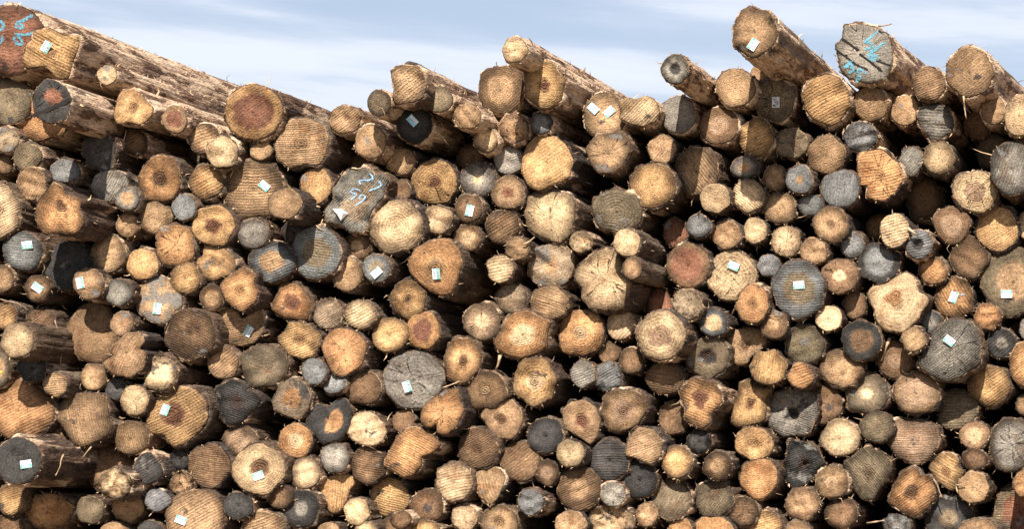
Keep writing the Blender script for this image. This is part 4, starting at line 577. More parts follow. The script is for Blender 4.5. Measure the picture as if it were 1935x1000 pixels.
(688, 733, 68, 64, -0, (2450, 930), None, {'c': 'D', 'saw': 0.22, 'sa': 45, 'ring': 0.42, 'heart': 'D', 'hr': 0.2, 'kz': 1.0}, [], 'brown log, down and right of the orange-brown log with wandering rings'),
(358, 633, 100, 100, 0.064, (2450, 930), None, {'c': 'D', 'k': 1, 'g': 0.3, 'off': (0.2, 0.25), 'saw': 0.55, 'sa': -25, 'ring': 0.42, 'heart': 'K', 'hr': 0.14, 'kz': -1.0}, [], 'large dark sawn log with a small black knot'),
(175, 628, 100, 116, -0.132, (2450, 930), None, {'c': 'D', 'g': 0.1, 'saw': 0.05, 'sa': -13.479335971262655, 'ring': 0.42, 'heart': 'D', 'hr': 0, 'kz': -1.0}, [], 'very large shaded brown log in a recess'),
(230, 612, 46, 48, 0.042, (2450, 930), None, {'c': 'T', 'g': 0.3, 'saw': 0.05, 'sa': -20.23943990701076, 'ring': 0.42, 'heart': 'T', 'hr': 0, 'kz': -1.0}, [], 'small tan log with grey stain, above the lobed tan log with a black weathered corner'),
(238, 666, 88, 88, 0.123, (2450, 930), [(237, 627), (265, 627), (275, 645), (262, 660), (277, 665), (272, 697), (245, 715), (212, 710), (192, 690), (195, 680), (215, 675), (205, 662), (220, 645)], {'c': 'T', 'b': 0.2, 'g': 0.1, 'saw': 0.55, 'sa': 60, 'ring': 0.42, 'heart': 'T', 'hr': 0, 'kz': -1.0}, [], 'lobed tan log with a black weathered corner'),
(302, 706, 66, 68, 0.093, (2450, 930), None, {'c': 'P', 'b': 0.35, 'e': 0.35, 'saw': 0.05, 'sa': 66.36261825195042, 'ring': 0.42, 'heart': 'P', 'hr': 0, 'kz': 1.0}, [], 'pale log, down and right of the lobed tan log with a black weathered corner'),
(32, 644, 63, 67, 0.342, (2450, 930), None, {'c': 'P', 'e': 0.1, 'saw': 0.05, 'sa': 25.387202632786806, 'ring': 0.42, 'heart': 'P', 'hr': 0, 'kz': 1.0}, [], 'round pale log with long bark behind it'),
(76, 608, 56, 52, -0.056, (2450, 930), None, {'c': 'D', 'e': 0.3, 'saw': 0.55, 'sa': 40, 'ring': 0.42, 'heart': 'D', 'hr': 0, 'kz': 1.0}, [], 'brown log, up and right of the round pale log with long bark behind it'),
(8, 597, 46, 54, 0, (2450, 930), None, {'c': 'Y', 'saw': 0.55, 'sa': 30, 'ring': 0.42, 'heart': 'Y', 'hr': 0, 'kz': 1.0}, [], ''),
(60, 695, 57, 55, 0.095, (2450, 930), None, {'c': 'K', 'saw': 0.55, 'sa': 40, 'ring': 0.42, 'heart': 'K', 'hr': 0, 'kz': -1.0}, [], 'blackened log, down and right of the round pale log with long bark behind it'),
(-2, 696, 44, 76, 0, (2450, 930), None, {'c': 'L', 'yel': 1, 'saw': 0.05, 'sa': -22.559321734543396, 'ring': 0.7, 'heart': 'T', 'hr': 0.5, 'kz': 1.0}, [], 'greyish log with a yellow paint dab at the photo edge'),
(104, 727, 48, 47, 0.108, (2450, 930), None, {'c': 'T', 'saw': 0.55, 'sa': 5, 'ring': 0.42, 'heart': 'T', 'hr': 0, 'kz': -1.0}, [], 'small tan log, down and left of the very large shaded brown log in a recess'),
(176, 713, 51, 54, -0, (2450, 930), None, {'c': 'T', 'cr': 1, 'saw': 0.05, 'sa': 72.10296792109915, 'ring': 0.42, 'heart': 'T', 'hr': 0, 'kz': 1.0}, [], 'tan log, down and left of the lobed tan log with a black weathered corner'),
(220, 735, 46, 42, -0, (2450, 930), None, {'c': 'K', 'e': 0.2, 'saw': 0.05, 'sa': 27.526942636117795, 'ring': 0.42, 'heart': 'K', 'hr': 0, 'kz': -1.0}, [], ''),
(252, 758, 55, 59, 0.072, (2450, 930), None, {'c': 'P', 'cr': 1, 'saw': 0.05, 'sa': 25.957291734319398, 'ring': 0.42, 'heart': 'P', 'hr': 0, 'kz': 1.0}, [], 'pale log, left of the very large golden log with a tag and knotty ring'),
(35, 776, 130, 114, -0.011, (2450, 930), None, {'c': 'O', 'b': 0.12, 'saw': 0.55, 'sa': 25, 'ring': 0.42, 'heart': 'O', 'hr': 0, 'kz': -1.0}, [], 'large rusty-orange log with a glossy face at the photo edge'),
(158, 795, 104, 108, 0.033, (2450, 930), [(130, 745), (165, 740), (200, 748), (207, 775), (205, 792), (212, 800), (206, 822), (185, 835), (155, 848), (140, 842), (125, 822), (103, 790), (105, 768)], {'c': 'T', 'saw': 0.55, 'sa': -80, 'ring': 0.7, 'heart': 'T', 'hr': 0, 'kz': -1.0}, [], 'large tan log with fanning grain and a split chip'),
(335, 786, 116, 114, 0.046, (2450, 930), [(292, 745), (330, 728), (370, 735), (393, 760), (392, 790), (375, 820), (350, 840), (325, 847), (308, 825), (280, 820), (275, 795), (282, 770)], {'c': 'Y', 'k': 1, 'off': (-0.1, 0), 'saw': 0.55, 'sa': 25, 'ring': 1, 'heart': 'R', 'hr': 0.4, 'kz': 1.0}, [(312, 775, 65, 'CYA9193')], 'very large golden log with a tag and knotty ring'),
(247, 828, 69, 67, 0, (2450, 930), None, {'c': 'T', 'g': 0.2, 'saw': 0.55, 'sa': -80, 'ring': 0.42, 'heart': 'T', 'hr': 0, 'kz': 1.0}, [], 'tan log, left of the dark brown log with slanting grooves beside the golden tagged log'),
(101, 832, 44, 46, -0.092, (2450, 930), None, {'c': 'T', 'saw': 0.55, 'sa': 5, 'ring': 0.42, 'heart': 'T', 'hr': 0, 'kz': -1.0}, [], 'small tan log, up and right of the black-faced log with a tag and long bark'),
(33, 871, 90, 90, 0.5, (2450, 930), None, {'c': 'K', 'g': 0.2, 'saw': 0.05, 'sa': 63.086597048464846, 'ring': 0.42, 'heart': 'K', 'hr': 0.7, 'kz': -1.0}, [(49, 878, 8, 'CYA7018')], 'black-faced log with a tag and long bark'),
(208, 888, 96, 96, -0.171, (2450, 930), None, {'c': 'D', 'saw': 0.05, 'sa': 33.57622218161289, 'ring': 0.42, 'heart': 'D', 'hr': 0, 'kz': 1.0}, [], 'large brown log, right of the black-faced log with a tag and long bark'),
(278, 887, 56, 60, 0.074, (2450, 930), None, {'c': 'K', 'g': 0.3, 'saw': 0.55, 'sa': 30, 'ring': 0.42, 'heart': 'K', 'hr': 0, 'kz': 1.0}, [], 'blackened log with saw ridges, left of the round charcoal-black log near the bottom'),
(217, 916, 62, 58, 0.187, (2450, 930), None, {'c': 'P', 'b': 0.2, 'e': 0.5, 'saw': 0.05, 'sa': 28.12355366095494, 'ring': 0.42, 'heart': 'P', 'hr': 0, 'kz': -1.0}, [], 'pale log, left of the very large ridged log with a tag at the bottom'),
(20, 944, 60, 60, 0.036, (2450, 930), None, {'c': 'Y', 'saw': 0.55, 'sa': 20, 'ring': 0.42, 'heart': 'Y', 'hr': 0, 'kz': -1.0}, [], 'golden log with saw ridges, below the black-faced log with a tag and long bark'),
(90, 968, 92, 68, 0, (2450, 930), None, {'c': 'O', 'e': 0.4, 'b': 0.15, 'saw': 0.22, 'sa': 20, 'ring': 0.42, 'heart': 'O', 'hr': 0, 'kz': -1.0}, [], 'orange log, down and right of the black-faced log with a tag and long bark'),
(170, 965, 54, 55, 0, (2450, 930), None, {'c': 'L', 'g': 0.2, 'saw': 0.05, 'sa': 21.011457841115167, 'ring': 0.7, 'heart': 'L', 'hr': 0, 'kz': 1.0}, [], 'olive log, down and right of the black-faced log with a tag and long bark'),
(241, 959, 60, 58, -0.028, (2450, 930), None, {'c': 'T', 'g': 0.15, 'saw': 0.05, 'sa': 28.741644368001307, 'ring': 0.42, 'heart': 'T', 'hr': 0, 'kz': 1.0}, [], 'tan log, left of the very large ridged log with a tag at the bottom'),
(296, 946, 50, 44, 0.036, (2450, 930), None, {'c': 'B', 'saw': 0.22, 'sa': 30, 'ring': 0.42, 'heart': 'B', 'hr': 0, 'kz': 1.0}, [], 'small blue-grey log, left of the round charcoal-black log near the bottom'),
(343, 915, 46, 46, -0.025, (2450, 930), None, {'c': 'T', 'e': 0.8, 'saw': 0.05, 'sa': 36.086534810155676, 'ring': 0.42, 'heart': 'T', 'hr': 0, 'kz': 1.0}, [], 'small tan log, above the very large ridged log with a tag at the bottom'),
(340, 868, 38, 44, -0.072, (2450, 930), None, {'c': 'K', 'saw': 0.05, 'sa': 34.095577440941, 'ring': 0.42, 'heart': 'K', 'hr': 0, 'kz': 1.0}, [], ''),
(394, 881, 80, 86, -0, (2450, 930), None, {'c': 'D', 'saw': 0.55, 'sa': -8, 'ring': 0.42, 'heart': 'D', 'hr': 0, 'kz': -1.0}, [], 'dark brown log with slanting grooves beside the golden tagged log'),
(368, 982, 116, 116, 0.043, (2450, 930), None, {'c': 'D', 'saw': 0.55, 'sa': 30, 'ring': 0.42, 'heart': 'T', 'hr': 0.9, 'kz': 1.0}, [(342, 984, 158, 'CYA5041')], 'very large ridged log with a tag at the bottom'),
(453, 834, 68, 66, -0.053, (2450, 930), None, {'c': 'N', 'saw': 0.22, 'sa': 20, 'ring': 0.7, 'heart': 'N', 'hr': 0, 'kz': -1.0}, [], 'dusty brown log with rings, below the heart-shaped charred grey log'),
(558, 834, 68, 66, 0.009, (2450, 930), None, {'c': 'O', 'saw': 0.05, 'sa': 18.01727908768001, 'ring': 1, 'heart': 'P', 'hr': 0.45, 'kz': 1.0}, [], 'orange log with pale heart, down and left of the black-edged log with a saddle-shaped top'),
(488, 887, 104, 96, 0.072, (2450, 930), None, {'c': 'P', 'k': 1, 'e': 0.1, 'saw': 0.05, 'sa': 70.77935436299713, 'ring': 1, 'heart': 'D', 'hr': 0.45, 'kz': -1.0}, [(488, 900, 200, 'CYA7792')], 'large pale log with a brown heart and a tag'),
(577, 893, 58, 62, -0, (2450, 930), None, {'c': 'P', 'g': 0.3, 'saw': 0.05, 'sa': -3.094222773564338, 'ring': 0.42, 'heart': 'P', 'hr': 0, 'kz': 1.0}, [], 'pale log with grey stain, up and left of the golden triangular log near the bottom'),
(632, 866, 56, 60, -0, (2450, 930), None, {'c': 'G', 'saw': 0.05, 'sa': 18.624249385800642, 'ring': 0.7, 'heart': 'G', 'hr': 0, 'kz': 1.0}, [], 'grey log with rings, above the golden triangular log near the bottom'),
(640, 934, 76, 82, -0.066, (2450, 930), [(605, 907), (632, 897), (662, 896), (675, 912), (662, 925), (657, 947), (642, 972), (625, 972), (602, 937)], {'c': 'Y', 'saw': 0.55, 'sa': 85, 'ring': 0.42, 'heart': 'Y', 'hr': 0, 'kz': 1.0}, [], 'golden triangular log near the bottom'),
(735, 941, 74, 78, -0.087, (2450, 930), None, {'c': 'Y', 'e': 0.1, 'saw': 0.55, 'sa': -15, 'ring': 0.42, 'heart': 'Y', 'hr': 0, 'kz': -1.0}, [], 'golden log, down and left of the splintered orange log with a chevron outline'),
(673, 968, 50, 53, 0.018, (2450, 930), None, {'c': 'P', 'g': 0.2, 'saw': 0.05, 'sa': 21.537523157186996, 'ring': 0.42, 'heart': 'P', 'hr': 0, 'kz': -1.0}, [], 'pale log with grey stain, down and right of the golden triangular log near the bottom'),
(529, 940, 44, 50, 0.02, (2450, 930), None, {'c': 'D', 'b': 0.3, 'saw': 0.05, 'sa': 75.75880554122253, 'ring': 0.42, 'heart': 'D', 'hr': 0, 'kz': -1.0}, [], 'small brown log with black stain, right of the round charcoal-black log near the bottom'),
(568, 962, 72, 74, 0.006, (2450, 930), None, {'c': 'K', 'e': 0.2, 'g': 0.2, 'saw': 0.05, 'sa': -16.627950076380003, 'ring': 0.42, 'heart': 'G', 'hr': 0.4, 'kz': -1.0}, [], 'blackened log with grey heart, left of the golden triangular log near the bottom'),
(450, 956, 56, 56, 0.044, (2450, 930), None, {'c': 'K', 'e': 0.3, 'saw': 0.05, 'sa': 27.803855265978868, 'ring': 0.42, 'heart': 'K', 'hr': 0, 'kz': 1.0}, [], 'round charcoal-black log near the bottom'),
(497, 997, 84, 60, 0.01, (2450, 930), None, {'c': 'T', 'saw': 0.55, 'sa': 20, 'ring': 0.42, 'heart': 'T', 'hr': 0, 'kz': 1.0}, [], 'tan log with saw ridges, down and right of the round charcoal-black log near the bottom'),
(858, 912, 70, 75, 0.026, (2450, 930), None, {'c': 'P', 'g': 0.15, 'saw': 0.55, 'sa': 15, 'ring': 0.42, 'heart': 'P', 'hr': 0, 'kz': -1.0}, [], 'pale log with saw ridges, left of the shield-shaped tan log with vertical saw ridges'),
(924, 922, 72, 74, 0.012, (2450, 930), [(885, 900), (900, 892), (922, 880), (945, 885), (956, 900), (950, 920), (940, 945), (925, 957), (905, 940), (900, 925), (885, 925)], {'c': 'T', 'saw': 0.55, 'sa': -75, 'ring': 0.42, 'heart': 'T', 'hr': 0, 'kz': 1.0}, [], 'shield-shaped tan log with vertical saw ridges'),
(807, 957, 64, 64, 0.027, (2450, 930), None, {'c': 'D', 'saw': 0.22, 'sa': 30, 'ring': 0.42, 'heart': 'D', 'hr': 0, 'kz': -1.0}, [], 'brown log, below the splintered orange log with a chevron outline'),
(878, 979, 51, 52, 0, (2450, 930), None, {'c': 'P', 'e': 0.1, 'saw': 0.05, 'sa': 68.06607838492266, 'ring': 0.42, 'heart': 'P', 'hr': 0, 'kz': -1.0}, [], 'pale log, down and left of the shield-shaped tan log with vertical saw ridges'),
(943, 988, 72, 66, 0, (2450, 930), None, {'c': 'T', 'k': 1, 'saw': 0.22, 'sa': 80, 'ring': 0.42, 'heart': 'T', 'hr': 0, 'kz': -1.0}, [], 'tan log with a knot, below the shield-shaped tan log with vertical saw ridges'),
(1002, 949, 50, 50, 0.108, (2450, 930), None, {'c': 'B', 'e': 0.4, 'b': 0.2, 'saw': 0.05, 'sa': 18.241885105558673, 'ring': 0.42, 'heart': 'B', 'hr': 0, 'kz': -1.0}, [], 'blue-grey log with frayed edge, right of the shield-shaped tan log with vertical saw ridges'),
(1033, 894, 45, 50, 0.009, (2450, 930), None, {'c': 'D', 'saw': 0.05, 'sa': 4.999678340385044, 'ring': 0.42, 'heart': 'N', 'hr': 0.5, 'kz': 1.0}, [], 'small brown log with dusty brown heart, below the peach log with a crumpled swirling heart'),
(1093, 926, 82, 84, -0, (2450, 930), None, {'c': 'D', 'saw': 0.55, 'sa': 25, 'ring': 0.42, 'heart': 'T', 'hr': 0.5, 'kz': -1.0}, [], 'brown log with tan heart, right of the shield-shaped tan log with vertical saw ridges'),
(1078, 990, 60, 50, 0, (2450, 930), None, {'c': 'T', 'saw': 0.22, 'sa': 30, 'ring': 0.42, 'heart': 'T', 'hr': 0, 'kz': -1.0}, [], 'tan log, right of the shield-shaped tan log with vertical saw ridges'),
(800, 1003, 62, 36, 0.041, (2450, 930), None, {'c': 'Y', 'saw': 0.55, 'sa': 80, 'ring': 0.42, 'heart': 'Y', 'hr': 0, 'kz': -1.0}, [], ''),
(757, 984, 40, 36, 0.139, (2450, 930), None, {'c': 'D', 'saw': 0.05, 'sa': 20.527124312045853, 'ring': 0.42, 'heart': 'D', 'hr': 0, 'kz': -1.0}, [], ''),
(1722, 930, 94, 100, 0.041, (2450, 930), [(1705, 890), (1727, 880), (1735, 890), (1740, 900), (1755, 897), (1770, 915), (1770, 930), (1762, 945), (1755, 962), (1727, 980), (1697, 965), (1675, 950), (1680, 935), (1692, 910)], {'c': 'O', 'k': 1, 'saw': 0.55, 'sa': 35, 'ring': 0.42, 'heart': 'D', 'hr': 0.35, 'kz': 1.0}, [], 'ragged orange log with a brown pocket'),
(1787, 892, 72, 76, 0.027, (2450, 930), [(1772, 857), (1797, 854), (1812, 867), (1812, 882), (1825, 892), (1810, 910), (1807, 925), (1797, 929), (1772, 912), (1754, 885), (1760, 870)], {'c': 'Y', 'k': 1, 'saw': 0.55, 'sa': -30, 'ring': 0.42, 'heart': 'O', 'hr': 0.25, 'kz': -1.0}, [], 'golden log with a stepped outline'),
(1839, 922, 60, 62, 0.126, (2450, 930), None, {'c': 'T', 'g': 0.25, 'saw': 0.05, 'sa': -27.11683138835012, 'ring': 0.42, 'heart': 'T', 'hr': 0, 'kz': 1.0}, [], 'tan log with grey stain, down and right of the golden log with a stepped outline'),
(1793, 980, 94, 90, -0.021, (2450, 930), None, {'c': 'K', 'g': 0.25, 'e': 0.2, 'saw': 0.05, 'sa': 35.27413591119807, 'ring': 0.42, 'heart': 'L', 'hr': 0.4, 'kz': 1.0}, [], 'large blackened log, down and right of the ragged orange log with a brown pocket'),
(1695, 994, 56, 44, -0, (2450, 930), None, {'c': 'B', 'e': 0.5, 'saw': 0.05, 'sa': 24.31484566322529, 'ring': 0.42, 'heart': 'B', 'hr': 0, 'kz': 1.0}, [], ''),
(1841, 823, 56, 54, 0.029, (2450, 930), None, {'c': 'T', 'saw': 0.05, 'sa': 24.93435382306499, 'ring': 0.7, 'heart': 'P', 'hr': 0.6, 'kz': -1.0}, [], 'tan log, left of the large smooth grey log with scratches at the photo edge'),
(1842, 869, 48, 44, 0.043, (2450, 930), None, {'c': 'D', 'saw': 0.05, 'sa': 72.16504924519282, 'ring': 0.7, 'heart': 'D', 'hr': 0, 'kz': 1.0}, [], 'small brown log with rings, right of the golden log with a stepped outline'),
(1912, 841, 90, 104, -0, (2450, 930), None, {'c': 'L', 'cr': 1, 'saw': 0.22, 'sa': 30, 'ring': 0.42, 'heart': 'G', 'hr': 0.85, 'kz': 1.0}, [], 'large smooth grey log with scratches at the photo edge'),
(1926, 967, 96, 104, -0.132, (2450, 930), None, {'c': 'L', 'saw': 0.55, 'sa': -5, 'ring': 0.42, 'heart': 'R', 'hr': 0.7, 'kz': 1.0}, [], 'large red log in the bottom corner'),
(1936, 916, 42, 54, 0.222, (2450, 930), None, {'c': 'O', 'e': 0.3, 'saw': 0.05, 'sa': 2.6970976651465097, 'ring': 0.42, 'heart': 'O', 'hr': 0, 'kz': 1.0}, [], ''),
(1936, 766, 34, 42, 0, (2450, 930), None, {'c': 'T', 'saw': 0.05, 'sa': -7.542164988576898, 'ring': 0.42, 'heart': 'T', 'hr': 0, 'kz': -1.0}, [], ''),
(1850, 1003, 76, 44, 0.15, (2450, 930), None, {'c': 'T', 'e': 0.3, 'saw': 0.05, 'sa': 17.464525272693876, 'ring': 0.42, 'heart': 'T', 'hr': 0, 'kz': -1.0}, [], ''),
(15, 1001, 62, 60, 0, (2450, 930), None, {'c': 'D', 'saw': 0.22, 'sa': 30, 'ring': 0.42, 'heart': 'D', 'hr': 0, 'kz': -1.0}, [], ''),
(215, 1006, 58, 36, 0, (2450, 930), None, {'c': 'T', 'saw': 0.05, 'sa': 27.539343308036557, 'ring': 0.42, 'heart': 'T', 'hr': 0, 'kz': 1.0}, [], ''),
(283, 1004, 48, 42, -0, (2450, 930), None, {'c': 'K', 'saw': 0.05, 'sa': 24.622667703529054, 'ring': 0.42, 'heart': 'K', 'hr': 0, 'kz': -1.0}, [], ''),
(620, 1004, 42, 32, -0, (2450, 930), None, {'c': 'T', 'saw': 0.05, 'sa': 76.06627198999693, 'ring': 0.42, 'heart': 'T', 'hr': 0, 'kz': -1.0}, [], ''),
(690, 1003, 44, 36, 0.032, (2450, 930), None, {'c': 'P', 'saw': 0.05, 'sa': 33.62083478894545, 'ring': 0.42, 'heart': 'P', 'hr': 0, 'kz': 1.0}, [], ''),
(750, 998, 62, 56, -0.073, (2450, 930), None, {'c': 'D', 'saw': 0.05, 'sa': -26.453710873105948, 'ring': 0.7, 'heart': 'D', 'hr': 0, 'kz': -1.0}, [], ''),
(762, 797, 44, 46, -0.072, (2450, 930), None, {'c': 'D', 'saw': 0.05, 'sa': 18.132380356261642, 'ring': 0.42, 'heart': 'D', 'hr': 0, 'kz': 1.0}, [], 'small brown log, above the splintered orange log with a chevron outline'),
(1557, 762, 70, 80, -0.102, (2450, 930), None, {'c': 'D', 'saw': 0.05, 'sa': 76.56197622489532, 'ring': 0.42, 'heart': 'D', 'hr': 0, 'kz': -1.0}, [], 'brown log, right of the large silvery weathered log with a lumpy face'),
(716, 194, 46, 50, 0.34, (2500, 940), None, {'c': 'L', 'saw': 0.05, 'sa': 4.826684961070102, 'ring': 0.7, 'heart': 'L', 'hr': 0, 'kz': 1.0}, [], 'small olive log, up and left of the black ridged log with a blue tag'),
(770, 160, 74, 80, 0.394, (2450, 930), [(737, 140), (745, 128), (765, 121), (790, 122), (803, 140), (805, 165), (800, 185), (780, 193), (748, 198), (742, 180), (743, 160)], {'c': 'T', 'saw': 0.55, 'sa': 35, 'ring': 1, 'heart': 'T', 'hr': 0, 'kz': -1.0}, [], 'squarish tan log with swirling rings at the skyline'),
(783, 236, 70, 70, 0.155, (2450, 930), None, {'c': 'K', 'saw': 0.55, 'sa': 15, 'ring': 0.42, 'heart': 'K', 'hr': 0, 'kz': -1.0}, [(780, 228, -47, 'blue')], 'black ridged log with a blue tag'),
(829, 187, 54, 50, 0.287, (2450, 930), None, {'c': 'L', 'g': 0.3, 'saw': 0.05, 'sa': 21.082812251327166, 'ring': 0.42, 'heart': 'L', 'hr': 0, 'kz': 1.0}, [], 'olive log, right of the squarish tan log with swirling rings at the skyline'),
(882, 220, 54, 48, 0.289, (2450, 930), None, {'c': 'T', 'e': 0.25, 'saw': 0.22, 'sa': 60, 'ring': 0.42, 'heart': 'T', 'hr': 0, 'kz': 1.0}, [], 'tan log, down and left of the large brown log with square rings'),
(917, 265, 46, 48, 0.129, (2450, 930), None, {'c': 'P', 'g': 0.2, 'saw': 0.05, 'sa': 29.32896075882861, 'ring': 0.42, 'heart': 'P', 'hr': 0, 'kz': 1.0}, [], 'small pale log with grey stain, below the large brown log with square rings'),
(971, 243, 58, 58, 0.09, (2450, 930), None, {'c': 'T', 'e': 0.6, 'saw': 0.05, 'sa': -24.264542254890365, 'ring': 0.42, 'heart': 'T', 'hr': 0, 'kz': -1.0}, [], 'tan log with frayed edge, below the large brown log with square rings'),
(1023, 232, 44, 44, 0.144, (2450, 930), None, {'c': 'B', 'e': 0.2, 'saw': 0.05, 'sa': -5.979061453883476, 'ring': 0.42, 'heart': 'B', 'hr': 0, 'kz': 1.0}, [], ''),
(945, 170, 88, 96, 0.072, (2450, 930), [(905, 140), (915, 128), (960, 122), (990, 135), (991, 160), (988, 195), (965, 215), (940, 218), (915, 205), (902, 180)], {'c': 'D', 'saw': 0.22, 'sa': 40, 'ring': 1, 'heart': 'T', 'hr': 0.6, 'kz': 1.0}, [], 'large brown log with square rings'),
(1028, 160, 78, 92, 0.282, (2450, 930), None, {'c': 'Y', 'k': 1, 'b': 0.08, 'saw': 0.22, 'sa': -5, 'ring': 1, 'heart': 'R', 'hr': 0.26, 'kz': 1.0}, [], 'golden log with a rose-like knot'),
(973, 94, 48, 49, 0.615, (2450, 930), None, {'c': 'P', 'b': 0.1, 'saw': 0.05, 'sa': -4.767772183896126, 'ring': 0.42, 'heart': 'P', 'hr': 0, 'kz': -1.0}, [], 'small pale log jutting over the rose-knotted log'),
(822, 507, 104, 112, 0.114, (2450, 930), [(806, 456), (830, 450), (852, 452), (870, 472), (873, 500), (866, 530), (852, 556), (835, 562), (812, 552), (790, 535), (772, 515), (770, 492), (783, 470)], {'c': 'O', 'k': 1, 'saw': 0.22, 'sa': -40, 'ring': 0.7, 'heart': 'Y', 'hr': 0.5, 'kz': 1.0}, [(825, 517, 92, 'CYA4974')], 'large orange-tan log with an upright white tag and dark bark behind')]
LOGS = [dict(zip(('x', 'y', 'w', 'h', 'd', 'v', 'poly', 'o', 'tags', 'label'), q_)) for q_ in _LOGS]
